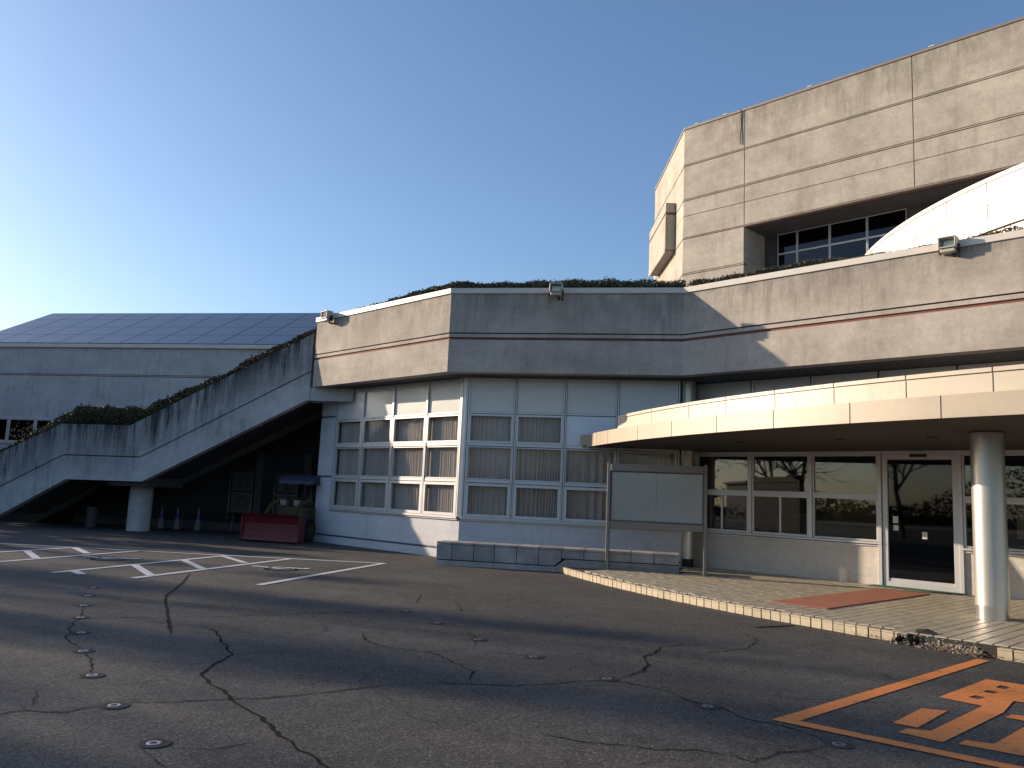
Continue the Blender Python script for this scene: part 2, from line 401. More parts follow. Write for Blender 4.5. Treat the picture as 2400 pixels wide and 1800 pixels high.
# ------------------------------------------------------------------ ground
g = MB(); N = 60
g.quad((-700, -700, 0), (700, -700, 0), (700, 700, 0), (-700, 700, 0))
tag(g.build("asphalt_ground", M['asphalt']), kind='structure')
g = MB(); g.prism([(-150, -60), (-60, -60), (-60, 120), (-150, 120)], .01, .03)
tag(g.build("field", M['grass']), kind='structure')

CRACKS = {'A': [(-5.229, 14.148), (-4.787, 12.643), (-4.471, 11.308), (-4.194, 10.6), (-3.74, 9.572), (-3.281, 8.513)], 'B': [(-3.721, 9.578), (-3.105, 9.81), (-2.119, 10.389), (-1.233, 10.842)], 'C': [(-3.197, 9.095), (-2.925, 8.787), (-2.615, 8.134), (-2.398, 7.697), (-2.395, 7.264), (-2.372, 6.846), (-2.127, 6.455), (-1.897, 6.109), (-1.754, 5.917), (-1.512, 5.588), (-1.27, 5.238), (-1.065, 4.965), (-0.907, 4.739), (-.7, 4.3)], 'D': [(-3.6, 5.3), (-3.127, 5.461), (-3.056, 5.592), (-2.782, 5.59), (-2.642, 5.763), (-2.482, 5.922), (-2.225, 5.94), (-1.891, 6.093), (-1.632, 6.185), (-1.332, 6.387), (-1.017, 6.635), (-0.628, 6.858)], 'E': [(-4.967, 10.157), (-4.551, 9.254), (-4.368, 8.701), (-4.096, 8.076), (-3.813, 7.739), (-3.583, 7.422), (-3.281, 6.915), (-3.105, 6.591)], 'F': [(-3.281, 6.295), (-3.206, 6.011), (-3.058, 5.716), (-3.056, 5.592)], 'G': [(-2.0, 4.939), (-1.878, 4.781), (-1.741, 4.627), (-1.6, 4.4)], 'H': [(-1.855, 4.96), (-1.613, 4.959), (-1.447, 5.133), (-1.26, 5.2)], 'I': [(-4.702, 9.067), (-4.222, 9.353), (-3.751, 9.494)], 'J': [(-5.295, 9.961), (-4.982, 10.188), (-4.655, 10.48), (-4.259, 10.73)], 'K': [(-2.39, 7.699), (-1.94, 7.898), (-1.719, 8.097)], 'L': [(-0.628, 6.858), (-0.211, 6.897), (0.134, 6.879), (0.531, 7.085), (0.843, 7.236), (1.06, 7.206), (1.307, 7.018), (1.491, 6.615), (1.7, 6.435), (1.822, 6.123), (2.025, 5.972), (2.151, 5.654)], 'M': [(1.092, 7.426), (1.314, 7.772), (1.4, 8.292), (1.668, 8.999), (1.965, 9.214), (2.247, 9.313)], 'N': [(-1.498, 9.237), (-1.386, 8.663), (-1.13, 8.322), (-0.697, 8.174), (-0.442, 7.768), (-0.254, 7.442), (-0.212, 6.94)], 'O': [(-1.765, 8.567), (-1.386, 8.593)], 'P': [(-0.697, 8.174), (-0.319, 8.388), (0.307, 8.164), (0.608, 8.233)], 'Q': [(-1.198, 12.655), (-1.181, 11.681), (-1.416, 11.35)], 'R': [(-0.658, 11.993), (-0.538, 11.048), (-0.399, 11.443)], 'S': [(1.895, 8.651), (2.264, 8.868), (2.62, 9.158), (2.928, 9.759), (2.9, 10.344)], 'T': [(1.832, 6.156), (1.834, 5.942)], 'U': [(0.153, 5.649), (0.598, 5.424), (1.0, 5.335), (1.243, 5.37), (1.432, 5.3), (1.535, 5.155), (1.754, 5.394), (2.109, 5.544)], 'V': [(-0.366, 9.381), (-0.248, 9.026), (-0.278, 8.528)], 'W': [(1.464, 8.132), (1.23, 7.651), (0.994, 7.312)], 'X': [(-1.006, 13.369), (-0.731, 13.825)], 'Y': [(0.798, 4.977), (0.999, 5.17)]}
WID = {'A': .040, 'C': .026, 'B': .018, 'D': .015, 'L': .016, 'E': .014, 'N': .017, 'M': .020, 'U': .014, 'S': .014}
rc = random.Random(3)
for key, pts in CRACKS.items():
    w = WID.get(key, .012); fine = []
    P = [Vector(p) for p in pts]
    jit = .022 if key not in 'AB' else .006
    for i in range(len(P) - 1):
        L = (P[i + 1] - P[i]).length; k = max(2, int(L / .07)); nn = (P[i + 1] - P[i]).orthogonal().normalized()
        off = 0
        for j in range(k):
            off = off * .6 + rc.uniform(-1, 1) * jit
            fine.append(P[i].lerp(P[i + 1], j / k) + nn * (off if j else 0))
    fine.append(P[-1])
    mb = MB(); vs = []; fs = []
    for i, p in enumerate(fine):
        t = (fine[min(i + 1, len(fine) - 1)] - fine[max(i - 1, 0)]); nn = Vector((-t.y, t.x)).normalized()
        e = min(1, i / 4, (len(fine) - 1 - i) / 4) * .8 + .2
        ww = w * e * rc.uniform(.35, 1.25) * .5
        vs += [(*(p + nn * ww), .004), (*(p - nn * ww), .004)]
    fs = [(2 * i, 2 * i + 1, 2 * i + 3, 2 * i + 2) for i in range(len(fine) - 1)]
    mb.add(vs, fs); tag(mb.build("asphalt_crack", M['crack']), kind='structure')

# drain slot
mb = MB(); a, b_ = Vector((3.209, 10.744)), Vector((3.799, 11.05)); d = (b_ - a).normalized()
mb.wbox(a, d, 0, .66, .0035, .008, -.012, .012)
tag(mb.build("drain_slot", M['crack'], loc=(a.x, a.y, 0)), "narrow black drain slot in the asphalt near the tiled step", "drain")

def strip(name, a, b_, w, mat, z=.005, label=None, cat=None, group=None):
    a, b_ = Vector(a), Vector(b_); d = (b_ - a).normalized(); n = Vector((-d.y, d.x)) * w / 2
    mb = MB(); k = max(1, int((b_ - a).length / .4))
    mb.quad((*(a - n), z), (*(b_ - n), z), (*(b_ + n), z), (*(a + n), z))
    return tag(mb.build(name, mat), kind='structure')
WP = M['white_paint']
LL = [(-14.0, 18.72), (-9.63, 18.42), (-5.9, 17.98), (-2.47, 17.72)]
for i in range(3): strip("parking_line", LL[i], LL[i + 1], .13, WP)
strip("parking_line", (-9.30, 18.30), (-10.5, 13.9), .13, WP, .0075)
strip("parking_line", (-7.84, 18.15), (-9.0, 13.6), .13, WP, .0075)
strip("parking_line", (-5.90, 17.90), (-7.10, 13.35), .13, WP, .0075)
strip("parking_line", (-4.50, 17.80), (-5.72, 13.10), .13, WP, .0075)
strip("parking_line", (-2.52, 17.70), (-3.72, 12.93), .13, WP, .0075)
for a, b_ in (((-9.57, 16.95), (-8.59, 15.56)), ((-9.25, 18.2), (-8.36, 16.97)), ((-6.58, 15.1), (-5.62, 13.55)), ((-6.25, 16.49), (-5.31, 14.95)),
              ((-5.85, 17.66), (-5.02, 16.43)), ((-6.98, 13.75), (-6.6, 13.3))):
    strip("hatch_line", a, b_, .14, WP, .010)

def wheelchair(c, ang, scale):
    d = Vector((math.cos(ang), math.sin(ang))); n = Vector((-d.y, d.x)); mb = MB()
    def T(x, y): p = Vector(c) + d * x * scale + n * y * scale; return (p.x, p.y, .008)
    def bar(pts, w):
        for i in range(len(pts) - 1):
            a, b_ = Vector(pts[i]), Vector(pts[i + 1]); q = (b_ - a).normalized(); r = Vector((-q.y, q.x)) * w / 2; a = a - q * w * .4; b_ = b_ + q * w * .4
            z = .001 * i
            mb.add([tuple(Vector(T(*(a - r))) + Vector((0, 0, z))), tuple(Vector(T(*(b_ - r))) + Vector((0, 0, z))), tuple(Vector(T(*(b_ + r))) + Vector((0, 0, z))), tuple(Vector(T(*(a + r))) + Vector((0, 0, z)))], [(0, 1, 2, 3)])
    ring = [(math.cos(t) * .36 - .05, math.sin(t) * .34 - .25) for t in [R(a) for a in range(100, 370, 15)]]
    for i in range(len(ring) - 1): bar(ring[i:i + 2], .12)
    bar([(-.08, .42), (-.02, -.12), (.30, -.12), (.44, -.48), (.56, -.44)], .14)
    bar([(-.05, .16), (.24, .16)], .09)
    hd = [(math.cos(R(t)) * .10 - .1, math.sin(R(t)) * .10 + .60) for t in range(0, 360, 30)]
    mb.add([T(*p) for p in hd], [tuple(range(12))])
    tag(mb.build("wheelchair_symbol", WP), kind='structure')
wheelchair((-7.62, 16.15), R(55), .80)
wheelchair((-4.22, 15.68), R(55), .80)

# orange painted bay with a large character
OP = M['orange_paint']
def flat(name, poly, holes=(), z=.005, mat=None):
    loops = [[Vector((*p, 0)) for p in poly]] + [[Vector((*p, 0)) for p in h] for h in holes]
    allv = [p for lp in loops for p in lp]
    mb = MB(); mb.add([(p.x, p.y, z) for p in allv], [tuple(t) for t in tessellate_polygon(loops)])
    return tag(mb.build(name, mat or OP), kind='structure')
dl1 = (Vector((5.08, 9.12)) - Vector((1.95, 6.17))).normalized()
flat("orange_bay_line", [(1.95, 6.17), (5.08, 9.12), (5.17, 9.03), (2.14, 6.16)])
flat("orange_bay_line", [(1.952, 6.168), (2.16, 6.162), (4.4, 4.30), (4.3, 4.21)], z=.0075)
flat("orange_lettering", [(2.85, 6.234), (3.305, 6.727), (3.485, 6.683), (2.979, 6.128)])
flat("orange_lettering", [(2.774, 5.985), (2.888, 6.093), (3.034, 6.055), (3.88, 6.902), (3.662, 7.16), (4.551, 8.014), (4.784, 7.824), (4.888, 7.747), (4.444, 7.053), (4.265, 7.129), (3.935, 6.711), (2.974, 5.776)],
     [[(3.932, 7.209), (4.036, 7.285), (4.09, 7.223), (3.978, 7.133)], [(4.197, 7.447), (4.283, 7.523), (4.337, 7.458), (4.243, 7.381)], [(4.427, 7.659), (4.529, 7.759), (4.578, 7.688), (4.464, 7.588)]])
flat("orange_lettering", [(3.064, 5.753), (3.167, 5.851), (3.329, 5.792), (3.83, 6.283), (4.158, 6.604), (4.3, 6.45), (3.428, 5.463), (3.367, 5.536)])
flat("orange_lettering", [(3.847, 6.542), (3.957, 6.642), (4.141, 6.578), (4.044, 6.426), (3.935, 6.453)], z=.0075)

# little round road studs with a white ring
def stud(loc, label, ring='stud_ring'):
    t = thing("road_stud", (loc[0], loc[1], 0), label, "road stud", "round studs set in the asphalt")
    mb = MB(); mb.cyl(loc, .092, .090, .003, .0055, 24); mb.build("base_disc", M['stud_base'], t)
    mb = MB(); seg = 20
    vs = []
    for r, z in ((.044, .005), (.042, .0085), (.024, .0085), (.022, .005)):
        vs += [(loc[0] + r * math.cos(2 * math.pi * i / seg), loc[1] + r * math.sin(2 * math.pi * i / seg), z) for i in range(seg)]
    mb.add(vs, [(j * seg + i, j * seg + (i + 1) % seg, (j + 1) * seg + (i + 1) % seg, (j + 1) * seg + i) for j in range(3) for i in range(seg)], 0, True)
    mb.build("white_ring", M[ring], t)
    return t
names = ["nearest", "second nearest", "third nearest", "fourth nearest", "fifth nearest", "sixth nearest", "seventh nearest", "eighth nearest", "farthest"]
for i, p in enumerate([(-1.97, 5.02), (-2.56, 5.79), (-3.12, 6.62), (-3.64, 7.51), (-4.1, 8.37), (-4.56, 9.26), (-4.96, 10.12), (-5.33, 10.96), (-5.67, 11.78)]):
    stud(p, "%s white ringed stud of the left row running to the parking bays" % names[i])
for i, p in enumerate([(2.22, 5.62), (1.58, 6.49), (0.92, 7.31), (0.32, 8.15), (-0.24, 8.96), (-0.75, 9.96), (-1.22, 10.79)]):
    stud(p, "%s white ringed stud of the right row starting at the orange bay" % (names[i] if i < 6 else "farthest"), 'stud_dull')

# ------------------------------------------------------------------ tiled entrance platform
PC, PR = Vector((20.49, 22.01)), 19.86
def arc(c, r, a0, a1, n): return [Vector((c.x + r * math.cos(R(a0 + (a1 - a0) * i / n)), c.y + r * math.sin(R(a0 + (a1 - a0) * i / n)))) for i in range(n + 1)]
plat = put(bpy.data.objects.new("entrance_platform", None), (4, 14, 0)); tag(plat, kind='structure')
edge = arc(PC, PR - .02, 192.6, 246, 80)
poly = [tuple(p) for p in edge] + [(16.0, 6.5), tuple(BE), tuple(BP), tuple(W2), (1.5, 19.2)]
MB().prism(poly, 0, .108).build("mortar_bed", M['mortar'], plat)
# kerb blocks
blk = MB(); blk.box((-.0735, -.012, .004), (.0735, .06, .100)); blk.box((-.0735, -.016, .102), (.0735, .07, .1235))
bm_me = None
da = math.degrees(.160 / PR); a = 192.8; cnt = 0
blk_me = None; rb = random.Random(5)
while a < 243:
    p = Vector((PC.x + PR * math.cos(R(a)), PC.y + PR * math.sin(R(a))))
    skip = (p.y < 9.9 and p.y > 9.22)
    if not skip:
        if blk_me is None:
            o = blk.build("kerb_block", M['kerb'], plat, loc=(0, 0, 0)); bevel(o, .003); blk_me = o.data
            o.location = (0, 0, 0)
        else:
            o = bpy.data.objects.new("kerb_block", blk_me); COL.objects.link(o); o.parent = plat; bevel(o, .003)
        o.location = (p.x - 4 + rb.uniform(-.003, .003), p.y - 14 + rb.uniform(-.003, .003), rb.uniform(-.002, .002))
        o.rotation_euler = (0, 0, R(a) + math.pi / 2 + math.pi + math.pi + rb.uniform(-.01, .01))
    a += da; cnt += 1
# surface tiles: lines run square to the wing wall
tu = Vector((-DB.y, DB.x)); tv = DB      # tu = away from the street (45 deg)
if tu.y < 0: tu = -tu
cells = []
TP = .157
O0 = BP.copy()
for i in range(0, 96):
    for j in range(1, 60):
        c = O0 + tv * (i * TP + .02 - .0) - tu * (j * TP - .06)
        dist = (c - PC).length
        if dist < PR - .19 and c.x > 1.2 and c.y < 19.1 and c.y > 3.0: cells.append((c, i, j))
def clear(c):
    # keep tiles out from under bench and walls
    if (c - BP).dot(-tu) < .08: return False
    e = c - Vector((-1.46, 18.0)); dbn = Vector((math.cos(R(-11)), math.sin(R(-11)))); q = e.dot(dbn); w = e.dot(Vector((-dbn.y, dbn.x)))
    if w > -.08 and q < 5.2: return False
    return True
cells = [c for c in cells if clear(c[0])]
def vis(c):
    b = math.atan2(c.x, c.y)
    return (c.length if b < R(33) else 1000 + c.length)
cells.sort(key=lambda t: vis(t[0]))
near, rest = cells[:288], cells[288:]
def tile_mb(w=.0715):
    mb = MB(); k = 4
    a_, b_, z0, z1 = w, w - .003, .108, .120
    cs = [(-1, -1), (1, -1), (1, 1), (-1, 1)]
    lo = [tu * (x * (a_ + .005)) + tv * (y * (a_ - .003)) for x, y in cs]; hi = [tu * (x * (b_ + .005)) + tv * (y * (b_ - .003)) for x, y in cs]
    vs = [(p.x, p.y, z0) for p in lo] + [(p.x, p.y, z1) for p in hi]
    f = [(4, 5, 6, 7)] + [(i, (i + 1) % 4, (i + 1) % 4 + 4, i + 4) for i in range(4)]
    return vs, f
tvs, tfs = tile_mb()
if (tu.x * tv.y - tu.y * tv.x) < 0: tfs = [f[::-1] for f in tfs]
tm = MB(); tm.add(tvs, tfs)
t_me = None; rt = random.Random(11)
for c, i, j in near:
    if t_me is None:
        o = tm.build("tile", M['tile'], plat, loc=(0, 0, 0)); t_me = o.data
    else:
        o = bpy.data.objects.new("tile", t_me); COL.objects.link(o); o.parent = plat
    o.location = (c.x - 4, c.y - 14, rt.uniform(-.0015, .0015)); o.rotation_euler = (rt.uniform(-.006, .006), rt.uniform(-.006, .006), 0)
mb = MB()
for c, i, j in rest:
    z = rt.uniform(-.0015, .0015)
    mb.add([(c.x + x, c.y + y, zz + z) for x, y, zz in tvs], tfs)
o = mb.build("far_tiles", M['tile'], plat); o["kind"] = "stuff"

# broken kerb: rubble, dead leaves and a weed
rb = random.Random(21); mb = MB()
def chunk(mb, c, s, rng):
    vs = [Vector((x, y, z)) for x in (-1, 1) for y in (-1, 1) for z in (-1, 1)]
    m = Matrix.Rotation(rng.uniform(0, 6), 3, 'Z') @ Matrix.Rotation(rng.uniform(0, 2), 3, 'X')
    vs = [m @ Vector((v.x * s * rng.uniform(.4, 1), v.y * s * rng.uniform(.4, 1), v.z * s * rng.uniform(.3, .8))) + Vector(c) for v in vs]
    mb.add(vs, [(0, 1, 3, 2), (4, 6, 7, 5), (0, 4, 5, 1), (2, 3, 7, 6), (0, 2, 6, 4), (1, 5, 7, 3)])
for k in range(950):
    a = rb.uniform(217.0, 219.9); r = PR + .015 + abs(rb.gauss(0, .035)) - .08 * rb.random()
    p = Vector((PC.x + r * math.cos(R(a)), PC.y + r * math.sin(R(a)))); h = max(.005, .112 - max(0, r - PR + .05) * 1.1)
    chunk(mb, (p.x, p.y, h * rb.random() ** .6), rb.uniform(.005, .024), rb)
tag(mb.build("broken_kerb_rubble", M['rubble']), kind='stuff')
mb = MB()
for k in range(260):
    a = rb.gauss(218.3, 1.6); r = PR + .03 + abs(rb.gauss(0, .05))
    p = Vector((PC.x + r * math.cos(R(a)), PC.y + r * math.sin(R(a)), rb.uniform(.006, .05))); m = Matrix.Rotation(rb.uniform(0, 6.28), 3, 'Z') @ Matrix.Rotation(rb.uniform(-.8, .8), 3, 'X')
    s_ = rb.uniform(.008, .022); q = [p + m @ Vector(v) * s_ for v in ((-1, 0, 0), (0, -.5, .1), (1, 0, 0), (0, .5, .15))]
    mb.add(q, [(0, 1, 2, 3)])
tag(mb.build("fallen_leaves", M['dead_leaf']), kind='stuff')
for ai, lab in ((217.25, "small dark dry weed at the left end of the broken kerb"), (217.75, "larger dark dry weed clump beside the gap in the kerb")):
    p0 = Vector((PC.x + (PR + .05) * math.cos(R(ai)), PC.y + (PR + .05) * math.sin(R(ai)), .0)); mb = MB()
    for k in range(26):
        t = rb.uniform(0, 6.28); L = rb.uniform(.06, .13); q = p0 + Vector((rb.uniform(-.04, .04), rb.uniform(-.03, .03), 0))
        e = q + Vector((math.cos(t) * L * .4, math.sin(t) * L * .4, L)); mb.tube([q, q.lerp(e, .6) + Vector((0, 0, .01)), e], [.004, .003, .001], 4)
        for _ in range(5):
            w = q.lerp(e, rb.uniform(.4, 1)); dd = Vector((rb.uniform(-1, 1), rb.uniform(-1, 1), rb.uniform(-.4, 1))).normalized() * .02; ee = dd.orthogonal().normalized() * .008
            mb.add([w - ee, w + dd, w + ee, w - dd * .3], [(0, 1, 2, 3)])
    tag(mb.build("dry_weed", M['crack'], loc=tuple(p0)), lab, "weed")
# lifted dark flap of sealant on the platform edge
mb = MB(); p0 = Vector((4.98, 10.0)); 
mb.add([(4.86, 10.03, .126), (5.02, 9.90, .128), (5.12, 9.98, .131), (5.06, 10.10, .165), (4.95, 10.14, .150), (4.95, 10.02, .14)], [(0, 1, 5), (1, 2, 5), (2, 3, 5), (3, 4, 5), (4, 0, 5)])
tag(mb.build("black_rag", M['rubber'], loc=(4.98, 10.0, .12)), "crumpled black scrap lying on the edge of the tiled step", "scrap")

# mats
def wm(name, c, label, mat, cat):
    mb = MB(); mb.prism(c, .1215, .133); cx = sum(p[0] for p in c) / 4; cy = sum(p[1] for p in c) / 4
    o = mb.build(name, mat, loc=(cx, cy, .12)); bevel(o, .004); return tag(o, label, cat)
wm("entrance_carpet", [(3.98, 12.62), (4.58, 11.98), (7.50, 14.86), (6.86, 15.50)], "long terracotta red carpet running from the kerb to the glass door", M['mat_red'], "carpet")
c0 = along(BP, DB, 4.15, .02); c1 = along(BP, DB, 5.75, .02)
wm("door_mat", [tuple(along(BP, DB, 4.10, .05)), tuple(along(BP, DB, 5.72, .05)), tuple(along(BP, DB, 5.72, .36)), tuple(along(BP, DB, 4.10, .36))], "dark green mat lying along the foot of the glass door", M['mat_green'], "mat")

# ------------------------------------------------------------------ main low building
hall = thing("community_hall", (0, 22, 0), "low faceted concrete hall with planted roof edge and curtained windows", "building")
FP = [F0 + Vector((4.0, 6.0)), F0, F1, F2, F3]
# fascia: lower field, red groove, band, thin groove, upper field
mb = MB()
sweep(mb, FP, [(-.30, 4.30), (0, 4.30), (0, 5.055)], [0, 0])
mb.build("fascia_wall", M['concrete'], hall)
mb = MB(); sweep(mb, FP, [(0, 5.055), (-.03, 5.055), (-.03, 5.115), (0, 5.115)]); mb.build("red_groove", M['red'], hall)
mb = MB(); sweep(mb, FP, [(0, 5.115), (0.004, 5.117), (0.004, 5.193), (0, 5.195)]); mb.build("fascia_band", M['concrete'], hall)
mb = MB(); sweep(mb, FP, [(0, 5.195), (-.03, 5.195), (-.03, 5.225), (0, 5.225)]); mb.build("shadow_groove", M['joint'], hall)
mb = MB(); sweep(mb, FP, [(0, 5.225), (0, 6.15), (-.3, 6.15), (-.3, 5.6)]); o = mb.build("fascia_wall", M['concrete'], hall)
mb = MB(); sweep(mb, FP, [(-.02, 6.150), (.035, 6.150), (.035, 6.272), (-.33, 6.272), (-.33, 6.15)], close=True); bevel(mb.build("coping", M['coping'], hall), .006)
# chamfered concrete nib under the left end
# soffit and roof
W_in = [tuple(F0 + Vector((4.2, 6.0))), tuple(F0 + Vector((.2, .06))), tuple(F1 + Vector((0.03, .25))), tuple(F2 + Vector((.05, .25))), tuple(F3 + Vector((.2, .2))), (22, 12), (20, 30), (2, 34)]
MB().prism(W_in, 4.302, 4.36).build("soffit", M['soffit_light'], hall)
MB().prism([(p[0] + .05, p[1] + .1) for p in W_in], 5.75, 5.85).build("roof_slab", M['concrete_grey'], hall)

FR = M['frame']
def rect_frame(mb, P, d, s0, s1, z0, z1, t, o0, o1):
    mb.wbox(P, d, s0, s1, z0, z0 + t, o0, o1); mb.wbox(P, d, s0, s1, z1 - t, z1, o0, o1)
    mb.wbox(P, d, s0, s0 + t, z0 + t, z1 - t, o0, o1); mb.wbox(P, d, s1 - t, s1, z0 + t, z1 - t, o0, o1)
def window(P, d, s0, s1, z0, z1, parent, gm, t=.045, off=.0, sub=None, label=None):
    mb = MB(); rect_frame(mb, P, d, s0, s1, z0, z1, t, off - .05, off + .02)
    if sub:
        mb.wbox(P, d, sub - .022, sub + .022, z0 + t, z1 - t, off - .04, off + .012)
    w = mb.build("window", FR, parent); bevel(w, .004)
    if label: w["label"] = label
    mb = MB(); mb.wbox(P, d, s0 + t - .01, s1 - t + .01, z0 + t - .01, z1 - t + .01, off - .020, off - .014); mb.build("pane", gm, w)
    return w
rcur = random.Random(9)
def curtain(P, d, s0, s1, z0, z1, parent, off=-.13, seed=0, gap=None):
    rr = random.Random(seed); n_ = int((s1 - s0) / .011); mb = MB(); vs = []
    ph = rr.uniform(0, 6); x = 0
    for i in range(n_ + 1):
        s_ = s0 + (s1 - s0) * i / n_
        ph += .011 / (.13 * (1 + .55 * math.sin(s_ * 2.3 + seed))) * 2 * math.pi
        for zi, z in enumerate((z0, (z0 + z1) / 2, z1)):
            a_ = .030 * (1.1 - .25 * zi / 2) * (.7 + .5 * math.sin(s_ * 1.7 + seed * 3))
            o_ = off + math.sin(ph + .25 * math.sin(z * 1.3 + s_)) * a_ + .012 * math.sin(ph * 2.3)
            p = along(P, d, s_, o_); vs.append((p.x, p.y, z))
    fs = [(3 * i + k, 3 * i + 3 + k, 3 * i + 4 + k, 3 * i + 1 + k) for i in range(n_) for k in (0, 1)]
    mb.add(vs, fs, 0, True); return mb.build("curtain", M['curtain'], parent)

def curtain_wall(P, d, S_, parent, seed, blank=(), gm='glass'):
    L0, L1 = S_[0], S_[-1]
    # posts
    for k, s_ in enumerate(S_):
        w = .05 if 0 < k < len(S_) - 1 else .065
        mb = MB(); mb.wbox(P, d, s_ - w * .62, s_ - .008, .97, 4.30, -.06, .045); mb.wbox(P, d, s_ + .008, s_ + w * .62, .97, 4.30, -.06, .045)
        mb.wbox(P, d, s_ - .008, s_ + .008, .97, 4.30, -.06, .02, 1)
        mb.build("mullion", [FR, M['gasket']], parent)
    for za, zb in ((1.80, 1.865), (2.665, 2.73), (3.435, 3.475)):
        for k in range(len(S_) - 1):
            a_, b_ = S_[k] + .04, S_[k + 1] - .04
            mb = MB(); mb.wbox(P, d, a_, b_, za, zb, -.05, .03); mb.wbox(P, d, a_, b_, za - .012, za, -.05, .012, 1)
            mb.build("rail", [FR, M['gasket']], parent)
    for k in range(len(S_) - 1):
        a_, b_ = S_[k] + .036, S_[k + 1] - .036
        window(P, d, a_, b_, .995, 1.785, parent, M[gm], .07, .02)
        window(P, d, a_, b_, 1.870, 2.650, parent, M[gm], .028, .0)
        if k in blank:
            mb = MB(); mb.wbox(P, d, a_, b_, 2.735, 3.42, -.03, .01); bevel(mb.build("opaque_panel", M['pale_panel'], parent), .004)
        else:
            window(P, d, a_, b_, 2.735, 3.42, parent, M[gm], .05, .02)
        mb = MB(); mb.wbox(P, d, a_, b_, 3.48, 4.295, -.05, .0); bevel(mb.build("spandrel_panel", M['panel'], parent), .006)
        curtain(P, d, a_ - .03, b_ + .03, .95, 3.45, parent, seed=seed + k)
    mb = MB(); mb.wbox(P, d, L0 - .05, L1 + .05, .935, .992, -.1, .075); mb.wbox(P, d, L0 - .05, L1 + .05, .90, .934, -.1, .045)
    bevel(mb.build("sill", FR, parent), .005)

SC = [.09, 1.37, 2.75, 4.08, 5.35]
SC2 = [6.17 - s_ for s_ in SC[::-1]]         # measured from the left end W0
curtain_wall(W0, DC, SC2, hall, 10, gm='glass_c')
SA = [.085, 1.235, 2.415, 3.63, 5.0]
curtain_wall(W1, DA, SA, hall, 30, blank=(2, 3))
# corner post
mb = MB(); mb.prism([tuple(W1 + Vector((-.05, -.02))), tuple(W1 + Vector((.03, -.055))), tuple(W1 + Vector((.10, .02))), tuple(W1 + Vector((-.04, .1)))], .97, 4.30)
mb.build("corner_post", FR, hall)
# low walls with their recess lines
mb = MB(); LW = [W0 + Vector((2.2, 3.3)), W0, W1, W2]
sweep(mb, LW, [(0, -.02), (0, .195)]); sweep(mb, LW, [(0, .245), (0, .90), (-.2, .90)]); mb.build("low_wall", M['white_wall'], hall)
mb = MB(); sweep(mb, LW, [(0, .195), (-.02, .195), (-.02, .245), (0, .245)]); mb.build("recess_line", M['slot'], hall)
# pier at the left end of the window wall
mb = MB()
for z0, z1 in ((.901, 1.815), (1.875, 3.52), (3.575, 4.30)): mb.wbox(W0, DC, 0, .76, z0, z1, -.25, .0)
mb.build("end_pier", M['white_wall'], hall)
mb = MB()
for z0, z1 in ((1.815, 1.875), (3.52, 3.575)): mb.wbox(W0, DC, .01, .75, z0, z1, -.25, -.02)
mb.wbox(W0, DC, .755, .775, .93, 4.3, -.2, -.01)
mb.build("recess_line", M['slot'], hall)

# wing behind the canopy
SB = [.06, 1.45, 2.823, 4.225]
mb = MB(); mb.wbox(BP, DB, -.05, 4.25, .10, .85, -.2, 0); mb.wbox(BP, DB, 5.66, 15, .10, .85, -.2, 0)
mb.build("low_wall", M['beige_wall'], hall)
mb = MB(); mb.wbox(BP, DB, .02, 4.26, .852, .88, -.1, .03); mb.wbox(BP, DB, .02, 4.26, .895, .935, -.1, .06)
mb.wbox(BP, DB, 5.66, 15, .852, .88, -.1, .03); mb.wbox(BP, DB, 5.66, 15, .895, .935, -.1, .06); bevel(mb.build("sill", FR, hall), .004)
mb = MB(); mb.wbox(BP, DB, .02, 4.26, .878, .897, -.1, .02); mb.wbox(BP, DB, 5.66, 15, .878, .897, -.1, .02); mb.build("sill_joint", M['gasket'], hall)
posts = SB + [5.67, 7.05, 8.45, 9.85, 11.25, 12.65, 14.0]
for k, s_ in enumerate(posts):
    mb = MB(); mb.wbox(BP, DB, s_ - .035, s_ + .035, .936 if s_ != 5.67 and s_ != 4.225 else .122, 2.70, -.06, .05); bevel(mb.build("mullion", FR, hall), .004)
mb = MB(); mb.wbox(BP, DB, .0, 15, 2.642, 2.70, -.06, .035); mb.build("head_rail", FR, hall)
bays = list(zip(SB[:-1], SB[1:])) + list(zip(posts[4:-1], posts[5:]))
for k, (a_, b_) in enumerate(bays):
    a_, b_ = a_ + .037, b_ - .037
    window(BP, DB, a_, b_, 1.83, 2.64, hall, M['glass_dark'], .035)
    if k < 2: window(BP, DB, a_, b_, .94, 1.79, hall, M['glass_dark'], .05, sub={0: .745, 1: 2.142}[k])
    else: window(BP, DB, a_, b_, .94, 1.79, hall, M['glass_dark'], .04)
    mb = MB(); mb.wbox(BP, DB, a_, b_, 1.792, 1.828, -.05, .03); mb.build("rail", FR, hall)
# door
mb = MB(); rect_frame(mb, BP, DB, 4.27, 5.635, .122, 2.638, .10, -.08, .02); mb.wbox(BP, DB, 4.37, 5.53, .125, .28, -.06, .0)
door = mb.build("door", FR, hall); bevel(door, .005)
mb = MB(); mb.wbox(BP, DB, 4.365, 5.54, .27, 2.55, -.03, -.02); mb.build("pane", M['glass_door'], door)
mb = MB(); mb.wbox(BP, DB, 4.39, 5.52, 2.51, 2.54, -.02, .01); mb.build("head_strip", M['gasket'], door)
mb = MB(); mb.wbox(BP, DB, 4.80, 5.10, 2.58, 2.635, .021, .05); mb.build("door_sensor", M['gasket'], door)
for s_, z0, z1, w in ((4.45, 1.32, 1.45, .10), (4.46, 1.18, 1.28, .09), (4.98, 1.05, 1.18, .09)):
    mb = MB(); mb.wbox(BP, DB, s_, s_ + w, z0, z1, -.019, -.016); mb.build("notice_sticker", M['paper'], door)
